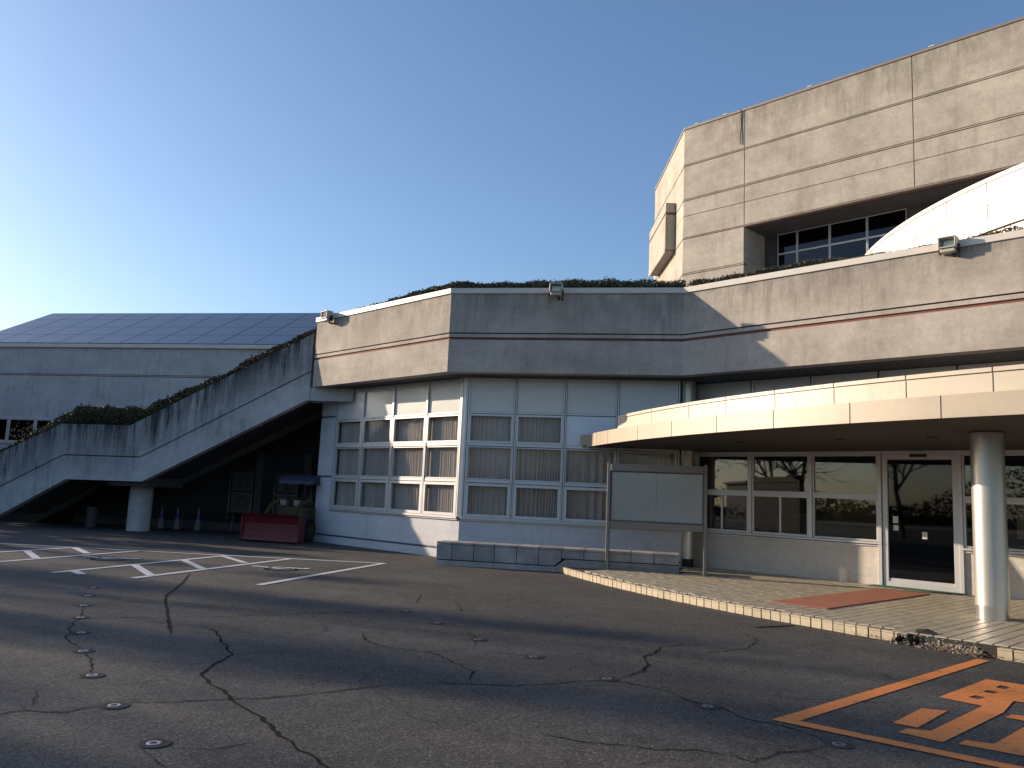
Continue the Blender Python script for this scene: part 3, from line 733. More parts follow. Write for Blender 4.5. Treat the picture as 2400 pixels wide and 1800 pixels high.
# wall panels above the canopy line
SP = [-.25] + SB + posts[4:]
for k in range(len(SP) - 1):
    a_, b_ = SP[k] + .014, SP[k + 1] - .014
    mb = MB(); mb.wbox(BP, DB, a_, b_, 2.76, 4.295, -.08, 0); bevel(mb.build("spandrel_panel", M['panel'], hall), .008)
for k, s_ in enumerate(SP):
    mb = MB(); mb.wbox(BP, DB, s_ - .013, s_ + .013, 2.76, 4.295, -.09, -.015); mb.build("panel_joint", M['gasket'], hall)
    if k in (1, 2, 3, 4): mb = MB(); mb.wbox(BP, DB, s_ + .03, s_ + .075, 2.76, 4.295, .001, .03); mb.build("cover_strip", FR, hall)
# round column in the corner between the two wings
mb = MB(); mb.cyl((4.07, 18.93), .165, .165, .30, 4.30, 28); mb.build("corner_column", M['column'], hall)
mb = MB(); mb.cyl((4.07, 18.93), .172, .172, .12, .30, 28); mb.build("column_base", M['gasket'], hall)
mb = MB(); mb.prism([tuple(W2), tuple(W2 + Vector((.02, .6))), (4.5, 19.6), tuple(BP)], .1, 4.3); mb.build("corner_wall", M['panel'], hall)
# rooms behind the glass
mb = MB(); rp = [W0 + Vector((3.3, 3.6)), W1 + Vector((.6, 3.2)), W2 + Vector((.6, 2.4))]
sweep(mb, rp, [(0, 0), (0, 4.3)]); mb.build("inner_wall", M['room'], hall)
mb = MB(); mb.wbox(BP, DB, -.2, 15, .1, 4.3, -5.2, -5.0); mb.wbox(BP, DB, -.2, 0, .1, 4.3, -5, -.1)
mb.build("inner_wall", M['room'], hall)
MB().wbox(BP, DB, -.2, 15, 2.76, 2.80, -5, -.09).build("room_ceiling", M['room'], hall)
MB().wbox(BP, DB, -.2, 15, .10, .118, -5, -.21).build("room_floor", M['room'], hall)
mb = MB(); mb.wbox(BP, DB, 2.86, 4.19, .94, 1.80, -.42, -.40); mb.build("tan_screen", M['blind'], hall)
# things standing inside behind the glass
for s_, o_, w, dp, z0, z1, nm, lab, cat, mt in (
    (.95, -1.6, .55, .45, .12, 1.32, "filing_cabinet", "white filing cabinet inside behind the first sliding window", "cabinet", 'white_plastic'),
    (1.62, -1.5, .60, .45, .12, 1.40, "filing_cabinet", "pale cabinet inside behind the left pane of the second window", "cabinet", 'paper'),
    (2.40, -1.1, .32, .40, .12, 1.36, "copy_machine", "narrow white machine inside behind the right pane of the second window", "copier", 'white_plastic'),
    (5.80, -.8, .9, .5, .12, 1.02, "reception_desk", "pale desk inside just right of the glass door", "desk", 'white_plastic')):
    c = along(BP, DB, s_ + w / 2, o_)
    t = thing(nm, (c.x, c.y, z0), lab, cat)
    mb = MB(); mb.wbox(BP, DB, s_, s_ + w, z0, z1, o_ - dp, o_); bevel(mb.build("body", M[mt], t), .01)
    k = 4
    for q in range(k):
        za = z0 + .06 + (z1 - z0 - .1) * q / k; zb = za + (z1 - z0 - .1) / k - .03
        mb = MB(); mb.wbox(BP, DB, s_ + .03, s_ + w - .03, za, zb, o_ + .002, o_ + .016); bevel(mb.build("drawer", M[mt], t), .004)

for s_, z0, z1, w, lab in ((6.55, 1.15, 1.62, .28, "white notice sheet behind the window right of the round column"),):
    mb = MB(); mb.wbox(BP, DB, s_, s_ + w, z0, z1, -.035, -.03); c = along(BP, DB, s_)
    tag(mb.build("notice_sheet", M['paper'], loc=(c.x, c.y, z0)), lab, "notice")

# ------------------------------------------------------------------ planted hedge along the roof edge
def hedge(name, path, zf, width, height, dens, label_kind='stuff', seed=0, size=.035, mat='leaf'):
    rr = random.Random(seed); mb = MB(); vs = []; fs = []
    P = [Vector(p) for p in path]
    for i in range(len(P) - 1):
        L = (P[i + 1] - P[i]).length; d = (P[i + 1] - P[i]).normalized(); n = Vector((d.y, -d.x))
        for k in range(int(L * dens)):
            s_ = rr.uniform(0, L); t = s_ / L
            hh = height[i] * (1 - t) + height[i + 1] * t if isinstance(height, (list, tuple)) else height
            lump = .86 + .10 * math.sin(s_ * 1.1 + seed) * math.sin(s_ * .43 + 1) + .05 * math.sin(s_ * 7.3)
            z0 = zf[i] * (1 - t) + zf[i + 1] * t
            o_ = -rr.uniform(0, width); h = hh * lump * (rr.random() ** .6) * (1 - .5 * abs(2 * (-o_ / width) - 1) ** 3)
            if rr.random() < .04: h *= 1.12
            c = P[i] + d * s_ + n * o_; c = Vector((c.x, c.y, z0 + h))
            a_ = Vector((rr.gauss(0, 1), rr.gauss(0, 1), rr.gauss(0, 1))).normalized(); b_ = a_.orthogonal().normalized()
            w = size * rr.uniform(.5, 1.3); k0 = len(vs)
            vs += [c - a_ * w, c + b_ * w * .5, c + a_ * w, c - b_ * w * .5]; fs.append((k0, k0 + 1, k0 + 2, k0 + 3))
    mb.add(vs, fs); return tag(mb.build(name, M[mat]), kind='stuff')
hp = [F0 + Vector((.9, -.1)), F1 + Vector((.05, .3)), F2 + Vector((.1, .3)), F2 + DB * 3 + Vector((.2, .2)), F2 + DB * 5.4 + Vector((.2, .2)), F2 + DB * 6.6 + Vector((.2, .2)), F2 + DB * 14 + Vector((.2, .2))]
hedge("roof_hedge", hp, [6.22] * 7, .9, [.50, .46, .46, .38, .26, .50, .60], 4200, seed=4, size=.034)
mb = MB(); sweep(mb, hp, [(-.05, 5.86), (-.05, 6.24), (-.85, 6.24), (-.85, 5.86)]); mb.build("planter_soil", M['rubble'], hall)

# ------------------------------------------------------------------ curved entrance canopy
CC, CR = Vector((23.24, 22.71)), 21.79
can = thing("entrance_canopy", (6, 13, 0), "cream clad curved entrance canopy with two panelled tiers on a round column", "canopy")
JL = [189.62, 190.62, 191.91, 193.76, 197.7, 201.06, 204.52, 207.93, 211.51, 214.87, 218.3, 221.7, 225.1, 228.5, 231.9]
for k in range(len(JL) - 1):
    a0, a1 = JL[k] + .022, JL[k + 1] - .022; mb = MB(); pts = arc(CC, CR, a0, a1, 6)
    sweep(mb, pts, [(-.05, 2.702), (0, 2.702), (0, 2.988), (-.32, 2.988), (-.32, 2.94)][::1], close=False)
    n0 = arc(CC, CR, a0, a1, 1)
    for q, s_ in ((a0, 1), (a1, -1)):
        e = Vector((CC.x + CR * math.cos(R(q)), CC.y + CR * math.sin(R(q)))); i_ = Vector((CC.x + (CR - .05) * math.cos(R(q)), CC.y + (CR - .05) * math.sin(R(q))))
        mb.quad((e.x, e.y, 2.702), (i_.x, i_.y, 2.702), (i_.x, i_.y, 2.988), (e.x, e.y, 2.988))
    mb.build("fascia_panel", M['cladding'], can)
# end return at the left tip
tipo = Vector((CC.x + CR * math.cos(R(189.62)), CC.y + CR * math.sin(R(189.62))))
mb = MB(); sweep(mb, [tipo + Vector((.02, .3)), tipo + Vector((-.15, .10)), tipo], [(-.3, 2.702), (0, 2.702), (0, 2.988), (-.3, 2.988)], close=True); mb.build("end_return", M['cladding'], can)
mb = MB(); sweep(mb, arc(CC, CR - .012, 189.7, 232, 80), [(0, 2.705), (0, 2.984)]); mb.build("joint_backing", M['alu_dark'], can)
UR = 21.44
JU = [194.0, 197.45, 201.09, 203.99, 207.09, 210.12, 213.14, 216.12, 219.15, 222.2, 225.2, 228.2, 231.2]
for k in range(len(JU) - 1):
    a0, a1 = JU[k] + .02, JU[k + 1] - .02; pts = arc(CC, UR, a0, a1, 6)
    mb = MB(); sweep(mb, pts, [(0, 2.990), (0, 3.272), (-.05, 3.272)]); mb.build("upper_panel", M['cladding_top'], can)
    mb = MB(); sweep(mb, pts, [(-.01, 3.288), (.012, 3.288), (.012, 3.343), (-.25, 3.343)]); mb.build("cap_panel", M['cladding_top'], can)
mb = MB(); sweep(mb, arc(CC, UR - .012, 194.0, 231.5, 80), [(0, 2.988), (0, 3.335)]); mb.build("joint_backing", M['alu_dark'], can)
u0 = Vector((CC.x + UR * math.cos(R(194.0)), CC.y + UR * math.sin(R(194.0))))
mb = MB(); sweep(mb, [u0 + Vector((.1, .75)), u0 + Vector((-.12, .28)), u0], [(-.02, 2.990), (0, 2.990), (0, 3.335), (-.15, 3.335)]); mb.build("end_return", M['cladding_top'], can)
back = [tuple(BE - DB * .5), tuple(along(BP, DB, .0, .012)), (4.0, 18.75), tuple(W2 + Vector((0, -.05))), tuple(along(W1, DA, 2.95, .05))]
back = [tuple(along(BP, DB, 14, .055)), tuple(along(BP, DB, .0, .055)), tuple(along(W1, DA, 4.98, .055)), tuple(along(W1, DA, 2.86, .055))]
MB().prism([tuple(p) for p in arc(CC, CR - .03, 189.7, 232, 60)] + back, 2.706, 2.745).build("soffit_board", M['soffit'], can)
MB().prism([tuple(p) for p in arc(CC, UR - .05, 194.6, 231, 60)] + back[:2], 3.25, 3.28).build("roof_board", M['alu_dark'], can)
MB().prism([tuple(p) for p in arc(CC, CR - .3, 190.0, 232, 60)] + back, 2.93, 2.96).build("roof_board", M['alu_dark'], can)
# recessed downlights
for x, y in ((4.35, 15.6), (5.6, 14.0), (6.6, 12.9)):
    mb = MB(); mb.cyl((x, y), .09, .085, 2.694, 2.707, 20); mb.build("downlight", M['gasket'], can)
# main column
CX = (6.80, 11.77)
mb = MB(); mb.cyl(CX, .214, .214, .295, 2.707, 64); colm = mb.build("column", M['column'], can)
mb = MB(); mb.cyl(CX, .206, .206, .12, .30, 64); mb.build("base_collar", M['steel'], colm)
mb = MB(); mb.cyl(CX, .235, .235, 2.688, 2.707, 48); mb.build("top_ring", M['soffit'], colm)

# ------------------------------------------------------------------ stone bench
bench = thing("stone_bench", (1.1, 17.6, 0), "long low bench faced with grey stone slabs below the curtained windows", "bench")
bp = Vector((-1.46, 18.0)); bd = Vector((math.cos(R(-11)), math.sin(R(-11))))
js = [0, .343, .817, 1.268, 1.742, 2.212, 2.686, 3.155, 3.63, 4.117, 4.58, 5.085]
mb = MB(); mb.wbox(bp, bd, .01, 5.07, 0, .42, -.60, -.03); mb.build("bench_core", M['mortar'], bench)
mb = MB(); mb.wbox(bp, bd, 0, 2.56, 0, .105, -.62, -.004); mb.build("plinth", M['slab'], bench)
mb = MB(); mb.wbox(bp, bd, 2.78, 5.085, .1, .262, -.62, -.004); mb.build("plinth", M['slab'], bench)
mb = MB(); n_ = Vector((bd.y, -bd.x))
a0, a1 = bp + bd * 2.56, bp + bd * 2.78
for zt in (0,):
    f_ = [(*(a0 + n_ * -.004), 0), (*(a1 + n_ * -.004), 0), (*(a1 + n_ * -.004), .262), (*(a0 + n_ * -.004), .105)]
    mb.add(f_, [(0, 1, 2, 3)])
mb.build("plinth", M['slab'], bench)
for k in range(len(js) - 1):
    a_, b_ = js[k] + .006, js[k + 1] - .006
    z0 = .125 if b_ < 2.7 else .28
    if k == 5:
        mb = MB(); f0 = bp + bd * a_; f1 = bp + bd * 2.54; f2 = bp + bd * b_
        o_ = n_ * -.0; bk = n_ * -.03
        pts = [(f0, .125), (f1, .125), (f2, .24), (f2, .44), (f0, .44)]
        mb.add([(*(p + o_), z) for p, z in pts] + [(*(p + bk), z) for p, z in pts], [(0, 1, 2, 3, 4), (9, 8, 7, 6, 5), (0, 5, 6, 1), (1, 6, 7, 2), (2, 7, 8, 3), (3, 8, 9, 4), (4, 9, 5, 0)])
        mb.build("stone_slab", M['slab'], bench)
    else:
        mb = MB(); mb.wbox(bp, bd, a_, b_, z0, .44, -.03, 0); bevel(mb.build("stone_slab", M['slab'], bench), .004)
    mb = MB(); mb.wbox(bp, bd, a_, b_, .445, .49, -.62, .012); bevel(mb.build("seat_slab", M['slab'], bench), .005)

# ------------------------------------------------------------------ notice board
nb = thing("notice_board", (3.0, 16.9, .12), "freestanding glazed notice board, blank and pale green, on two bronze posts", "notice board")
n1, n2 = Vector((2.09, 17.20)), Vector((3.96, 16.66)); nd = (n2 - n1).normalized(); nl = (n2 - n1).length
for s_ in (0, nl):
    mb = MB(); mb.wbox(n1, nd, s_ - .032, s_ + .032, .12, 2.30, -.09, .03); bevel(mb.build("post", M['alu_dark'], nb), .004)
    mb = MB(); mb.wbox(n1, nd, s_ - .05, s_ + .05, .121, .135, -.11, .05); mb.build("foot_plate", M['alu_dark'], nb)
mb = MB(); mb.wbox(n1, nd, .035, nl - .035, 2.125, 2.27, -.09, .04); bevel(mb.build("header", M['alu_dark'], nb), .006)
mb = MB(); mb.wbox(n1, nd, .035, nl - .035, .965, 1.10, -.09, .03); bevel(mb.build("bottom_rail", M['alu_dark'], nb), .006)
mb = MB(); mb.wbox(n1, nd, .035, nl - .035, 1.102, 2.123, -.085, -.05); mb.build("back_panel", M['alu_dark'], nb)
mb = MB(); mb.wbox(n1, nd, .06, nl / 2 - .001, 1.125, 2.10, -.048, -.01); bevel(mb.build("glass_leaf", M['board'], nb), .003)
mb = MB(); mb.wbox(n1, nd, nl / 2 + .001, nl - .06, 1.125, 2.10, -.040, -.004); bevel(mb.build("glass_leaf", M['board'], nb), .003)

# ------------------------------------------------------------------ floodlights on the parapet
def floodlight(P, d, label, tilt=.0):
    """P wall point at coping, d wall direction; hangs out over the coping"""
    n = Vector((d[1], -d[0])); t = thing("floodlight", (P[0], P[1], 6.1), label, "floodlight", "floodlights on the parapet")
    mb = MB(); rect_frame(mb, P, d, -.145, .145, 6.12, 6.325, .024, .09, .30); mb.wbox(P, d, -.125, .125, 6.14, 6.305, .09, .12)
    bevel(mb.build("housing", M['lamp_body'], t), .006)
    mb = MB(); mb.wbox(P, d, -.095, .095, 6.15, 6.29, .13, .16); mb.wbox(P, d, -.085, .085, 6.16, 6.19, .17, .21); mb.build("reflector", M['reflector'], t)
    mb = MB(); mb.wbox(P, d, -.122, .122, 6.143, 6.302, .270, .274); mb.build("lens", M['glass'], t)
    mb = MB(); mb.wbox(P, d, -.12, .12, 6.05, 6.115, .10, .27); bevel(mb.build("ballast_box", M['lamp_body'], t), .01)
    mb = MB(); mb.wbox(P, d, -.162, -.148, 6.05, 6.2, .10, .2); mb.wbox(P, d, .148, .162, 6.05, 6.2, .10, .2); mb.wbox(P, d, .03, .07, 6.0, 6.03, .0, .16); mb.build("bracket", M['gasket'], t)
    a_ = Vector((*along(P, d, .1, .03), 6.0)); b_ = Vector((*along(P, d, .16, .14), 5.96)); c = Vector((*along(P, d, .12, .2), 6.03))
    MB().tube([a_, b_, c], .012, 6).build("cable", M['gasket'], t)
dfa = (F2 - F1).normalized(); dfc = (F1 - F0).normalized()
floodlight(Vector((-5.02, 22.45)), dfc, "cream floodlight at the far left sunlit end of the parapet")
floodlight(Vector((.945, 18.486)), dfa, "cream floodlight at the middle of the shaded parapet")
floodlight(Vector((7.66, 14.12)), DB, "cream floodlight on the right sunlit parapet below the white drum")

# ------------------------------------------------------------------ white drum above the roof
drum = thing("roof_drum", (19.09, 16.84, 5.8), "white panelled round drum rising above the hall roof at the right", "rotunda")
DC_, DR = Vector((19.09, 16.84)), 11.09
JD = [168 + 5.2 * i for i in range(10)]
for k in range(len(JD) - 1):
    a0, a1 = JD[k] + .05, JD[k + 1] - .05
    for z0, z1, dr in ((5.85, 6.52, -.06), (6.54, 6.995, 0), (7.015, 7.415, 0)):
        mb = MB(); sweep(mb, arc(DC_, DR + dr, a0, a1, 5), [(-.04, z0), (0, z0), (0, z1), (-.04, z1)]); mb.build("drum_panel", M['drum'], drum)
    mb = MB(); sweep(mb, arc(DC_, DR + .02, a0 - .04, a1 + .04, 5), [(-.06, 7.43), (0, 7.43), (0, 7.50), (-.5, 7.50)]); mb.build("drum_cap", M['drum'], drum)
mb = MB(); sweep(mb, arc(DC_, DR - .09, 168, 215, 60), [(0, 5.85), (0, 6.53)]); sweep(mb, arc(DC_, DR - .02, 168, 215, 60), [(0, 6.54), (0, 7.49)]); mb.build("joint_backing", M['coping'], drum)
MB().prism([tuple(p) for p in arc(DC_, DR - .45, 0, 345, 46)], 7.40, 7.48).build("drum_roof", M['coping'], drum)

# ------------------------------------------------------------------ tall upper building
up = thing("main_block", (12, 30, 0), "tall pale concrete block with horizontal bands and a recessed dark window strip", "building")
U0 = Vector((5.55, 27.0)); UD = DB.copy()
CU = M['concrete_upper']
rows = [(9.155, 10.325), (10.39, 11.13), (11.145, 11.665), (11.74, 12.895), (12.965, 14.22)]
cols = [0.0, 2.28, 7.45, 12.62, 17.8, 23.0]
for (z0, z1) in rows[1:]:
    for k in range(len(cols) - 1):
        mb = MB(); mb.wbox(U0, UD, cols[k] + (.010 if k else 0), cols[k + 1] - .010, z0, z1, -.25, 0); bevel(mb.build("concrete_panel", M['concrete_top'] if z0 > 12.9 else CU, up), .006)
for z0, z1 in (rows[0], (5.8, 9.08)):
    mb = MB(); mb.wbox(U0, UD, 0, 2.27, z0, z1, -.25, 0); bevel(mb.build("concrete_panel", CU, up), .006)
for z0, z1, s1, mt in ((9.08, 9.155, 2.27, 'red'), (10.325, 10.39, 23, 'brown'), (11.665, 11.74, 23, 'brown'), (12.895, 12.965, 23, 'brown')):
    mb = MB(); mb.wbox(U0, UD, .02, s1, z0, z1, -.2, -.022, 0); mb.wbox(U0, UD, .01, s1, z0 + .026, z1 - .022, -.2, .004, 1)
    mb.build("band", [M[mt], CU], up)
mb = MB(); mb.wbox(U0, UD, .02, 23, 11.13, 11.145, -.2, -.02); mb.build("shadow_groove", M['joint'], up)
for k in cols[1:-1]:
    mb = MB(); mb.wbox(U0, UD, k - .012, k + .012, 10.39, 14.22, -.2, -.018); mb.build("panel_joint", M['joint'], up)
# left face, running straight back
LD = Vector((0, -1)); L0 = Vector((5.55, 32.7))     # travel towards the corner; outward = right of travel = -X
def lw(mb, s0, s1, z0, z1, o0, o1, mi=0): return mb.wbox(L0, LD, s0, s1, z0, z1, o0, o1, mi)
for z0, z1 in rows + [(5.8, 9.08)]:
    mb = MB(); lw(mb, 0, 5.69, z0, z1, -.25, 0); bevel(mb.build("concrete_panel", CU, up), .006)
for z0, z1 in ((9.08, 9.155), (10.325, 10.39), (11.665, 11.74), (12.895, 12.965)):
    mb = MB(); lw(mb, 0, 5.68, z0, z1, -.2, -.022, 0); lw(mb, 0, 5.69, z0 + .026, z1 - .022, -.2, .004, 1); mb.build("band", [M['red' if z0 < 9.2 else 'brown'], CU], up)
# next facet behind, turning away to the right
mb = MB(); mb.prism([(5.56, 32.7), (7.5, 38), (20, 38), (20, 32)], 5.8, 14.2); mb.build("rear_wall", CU, up)
# louvred box on the left face
mb = MB(); mb.box((5.19, 28.3, 10.40), (5.54, 31.7, 11.655)); mb.box((5.19, 28.3, 11.75), (5.54, 31.7, 12.10)); bx_ = mb.build("side_bay", CU, up)
mb = MB(); mb.box((5.21, 28.32, 11.655), (5.54, 31.68, 11.75)); mb.build("band", M['brown'], up)
for k in range(15):
    y = 28.40 + k * .215; mb = MB(); mb.add([(5.22, y, 10.36), (5.52, y, 10.36), (5.52, y + .13, 10.30), (5.22, y + .13, 10.30), (5.22, y, 10.375), (5.52, y, 10.375), (5.52, y + .13, 10.315), (5.22, y + .13, 10.315)],
        [(0, 1, 2, 3), (4, 7, 6, 5), (0, 4, 5, 1), (1, 5, 6, 2), (2, 6, 7, 3), (3, 7, 4, 0)]); mb.build("louvre", M['alu_dark'], up)
mb = MB(); mb.box((5.18, 28.3, 10.28), (5.21, 31.7, 10.40)); mb.build("louvre_frame", CU, up)
# coping
mb = MB(); sweep(mb, [(5.55, 32.7), tuple(U0), tuple(U0 + UD * 23)], [(-.02, 14.225), (.03, 14.225), (.03, 14.30), (-.3, 14.30), (-.3, 14.225)], close=True); mb.build("coping", M['alu_dark'], up)
mb = MB(); mb.prism([(5.7, 33), tuple(U0 + Vector((.2, .1))), tuple(U0 + UD * 23 + Vector((.1, .1))), (40, 25), (20, 38)], 14.0, 14.1); mb.build("roof_slab", M['concrete_grey'], up)
# recess
RI = -1.35
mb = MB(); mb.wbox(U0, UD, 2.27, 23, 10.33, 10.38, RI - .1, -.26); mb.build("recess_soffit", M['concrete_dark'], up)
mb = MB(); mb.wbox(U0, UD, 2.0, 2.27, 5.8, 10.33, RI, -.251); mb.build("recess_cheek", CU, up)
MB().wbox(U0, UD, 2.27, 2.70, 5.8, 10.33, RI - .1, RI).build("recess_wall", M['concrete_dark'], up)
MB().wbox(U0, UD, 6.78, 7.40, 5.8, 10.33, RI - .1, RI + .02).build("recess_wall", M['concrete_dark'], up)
wp = [2.72, 3.40, 4.46, 5.61, 6.76]
Q0 = along(U0, UD, 0, RI)
for k in range(4):
    for z0, z1 in ((7.4, 8.9), (8.93, 9.65), (9.68, 10.32)):
        pass
    window(Q0, UD, wp[k] + .01, wp[k + 1] - .01, 7.2, 9.645, up, M['glass_blue'], .022)
    window(Q0, UD, wp[k] + .01, wp[k + 1] - .01, 9.65, 10.32, up, M['glass_blue'], .022)
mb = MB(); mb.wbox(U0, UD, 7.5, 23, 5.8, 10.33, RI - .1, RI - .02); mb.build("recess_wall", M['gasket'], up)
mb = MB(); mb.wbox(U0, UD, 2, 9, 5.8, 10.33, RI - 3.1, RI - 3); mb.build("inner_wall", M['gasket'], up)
# lightning conductor and small roof brackets
mb = MB(); q = [Vector((*along(U0, UD, 2.15, .03), z)) for z in (14.3, 13.7, 13.5, 13.1)]
q[1] += Vector((.03, 0, 0)); mb.tube(q, .014, 5); mb.build("cable", M['joint'], up)
for k in (.4, 1.5, 4.4, 7.9, 11.5):
    mb = MB(); mb.wbox(U0, UD, k, k + .16, 14.30, 14.325, -.1, .045); mb.build("roof_bracket", M['coping'], up)

# ------------------------------------------------------------------ outside stair with planted parapet
st = thing("outside_stair", (-10, 24.5, 0), "soot streaked concrete outside stair with landing climbing to the roof terrace", "staircase")
topL = [(-1.0, 5.85), (0, 5.85), (5.567, 3.09), (7.9, 3.085), (13.5, .50), (14.2, .2)]
grvL = [(-1.0, 4.90), (0, 4.76), (5.14, 2.18), (7.72, 2.16), (12.1, 0.0)]
botL = [(0.08, 3.93), (5.01, 1.475), (7.54, 1.45), (10.24, 0.0)]
def interp(L, u):
    for (a, za), (b, zb) in zip(L, L[1:]):
        if a <= u <= b: return za + (zb - za) * (u - a) / (b - a)
    return L[-1][1] if u > L[-1][0] else L[0][1]
us = sorted(set([0, 0.08, 5.01, 5.14, 5.567, 7.54, 7.72, 7.9, 10.24, 12.1, 13.5, 14.2] + [.5 * i for i in range(29)]))
def stair_wall(off, thick, name, mat, parent):
    mb = MB(); uvs = []
    def P(u, o): p = S0 + SD * u; n = Vector((SD.y, -SD.x)); n = n if n.y < 0 else -n; return p - n * o      # o behind the front face
    def addq(u0, u1, f0, f1, o, flip=False, lift=0):
        # f = function z(u): face between f0 (low) and f1 (high)
        vs = [];
        for u, f in ((u0, f0), (u1, f0), (u1, f1), (u0, f1)):
            p = P(u, o); vs.append((p.x, p.y, f(u)))
            uvs.append((u, interp(topL, u) - f(u)))
        mb.add(vs, [(0, 3, 2, 1) if flip else (0, 1, 2, 3)])
    g = .018
    T = lambda u: interp(topL, u)
    Gu = lambda u: max(0, interp(grvL, u) + g); Gd = lambda u: max(0, interp(grvL, u) - g)
    Bt = lambda u: max(0, interp(botL, u))
    for u0, u1 in zip(us, us[1:]):
        addq(u0, u1, Gu, T, off)
        if Gd(u0) > Bt(u0) or Gd(u1) > Bt(u1): addq(u0, u1, Bt, Gd, off)
        addq(u0, u1, Bt, T, off + thick, True)
        # top and bottom skins
        for f, fl in ((T, False), (Bt, True)):
            vs = [(*P(u0, off), f(u0)), (*P(u1, off), f(u1)), (*P(u1, off + thick), f(u1)), (*P(u0, off + thick), f(u0))]
            mb.add(vs, [(0, 1, 2, 3)]); uvs.extend([(0, T(u) - f(u)) for u in (u0, u1, u1, u0)])
        # groove back
    o = mb.build(name, mat, parent, uv=uvs)
    gb = MB()
    for u0, u1 in zip(us, us[1:]):
        if u0 >= 12: break
        gb.add([(*P(u, off + .02), f(u)) for u, f in ((u0, Gd), (u1, Gd), (u1, Gu), (u0, Gu))], [(0, 1, 2, 3)])
    gb.build("shadow_groove", M['joint'], parent)
    return o
stair_wall(0, .25, "parapet_wall", M['concrete_stair'], st)
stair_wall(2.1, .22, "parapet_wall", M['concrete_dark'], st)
def SP_(u, o):
    n = Vector((SD.y, -SD.x)); n = n if n.y < 0 else -n
    return S0 + SD * u - n * o
mb = MB()
for u0, u1 in zip(us, us[1:]):
    if u0 >= 10: break
    z0, z1 = max(0, interp(botL, u0)) + .18, max(0, interp(botL, u1)) + .18
    a_, b_, c, d_ = SP_(u0, .25), SP_(u1, .25), SP_(u1, 2.1), SP_(u0, 2.1)
    mb.add([(*a_, z0), (*b_, z1), (*c, z1), (*d_, z0), (*a_, z0 + .3), (*b_, z1 + .3), (*c, z1 + .3), (*d_, z0 + .3)], [(0, 3, 2, 1), (4, 5, 6, 7)])
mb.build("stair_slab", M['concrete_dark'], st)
# connection under the fascia to the window wall
mb = MB(); c0, c1 = SP_(0.1, .02), SP_(-1.3, .02); mb.prism([tuple(c0), tuple(c1), tuple(c1 + Vector((.1, .6))), tuple(c0 + Vector((.1, .6)))], 3.93, 4.298); mb.build("beam_end", M['concrete_grey'], st)
# landing beam and round pier
pc = Vector((-11.1, 25.45))
mb = MB(); mb.cyl(pc, .335, .335, 0, 1.42, 40); mb.build("round_pier", M['concrete_grey'], st)
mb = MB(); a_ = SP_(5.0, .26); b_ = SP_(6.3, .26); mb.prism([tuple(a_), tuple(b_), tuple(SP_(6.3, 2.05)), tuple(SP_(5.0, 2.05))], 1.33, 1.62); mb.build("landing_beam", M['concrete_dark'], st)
# terrace slab and back wall of the undercroft
mb = MB(); ru = [0, 2, 4, 5.6, 8, 10, 12]
for u0, u1 in zip(ru, ru[1:]):
    z0, z1 = interp(topL, u0) - .9, interp(topL, u1) - .9
    z0 = max(.4, z0); z1 = max(.4, z1)
    mb.add([(*SP_(u0, 2.2), z0), (*SP_(u1, 2.2), z1), (*SP_(u1, 7.2), z1), (*SP_(u0, 7.2), z0)], [(0, 1, 2, 3)])
mb.add([(*SP_(0, 2.2), 4.9), (*SP_(-6, 2.2), 4.9), (*SP_(-6, 7.2), 4.9), (*SP_(0, 7.2), 4.9)], [(0, 1, 2, 3)])
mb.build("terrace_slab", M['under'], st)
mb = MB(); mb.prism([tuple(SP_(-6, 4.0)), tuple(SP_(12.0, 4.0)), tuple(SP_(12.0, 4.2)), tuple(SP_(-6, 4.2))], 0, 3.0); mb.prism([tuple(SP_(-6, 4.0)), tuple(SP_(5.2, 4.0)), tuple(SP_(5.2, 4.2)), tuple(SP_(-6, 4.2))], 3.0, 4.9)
mb.prism([tuple(SP_(11.6, 2.3)), tuple(SP_(11.8, 2.3)), tuple(SP_(11.8, 5)), tuple(SP_(11.6, 5))], 0, .9)  # unseen left end wall, added to keep sun out of the undercroft
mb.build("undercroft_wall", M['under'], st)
hp2 = [SP_(u, .28) for u in (0, 2.5, 5.3, 7.9, 9.5, 12.5)]; hz = [interp(topL, u) - .05 for u in (0, 2.5, 5.3, 7.9, 9.5, 12.5)]
# hedge runs from upper right to lower left: reverse so that it grows behind the wall
hedge("stair_hedge", hp2[::-1], hz[::-1], .65, [.42, .46, .66, .66, .52, .52], 4200, seed=8, size=.042)
mb = MB()
for (p, z), (q, w) in zip(list(zip(hp2, hz)), list(zip(hp2, hz))[1:]):
    n = Vector((.2, .95)); mb.add([(p.x, p.y, z), (q.x, q.y, w), (q.x + n.x * .6, q.y + n.y * .6, w), (p.x + n.x * .6, p.y + n.y * .6, z)], [(0, 1, 2, 3)])
mb.build("planter_soil", M['rubble'], st)

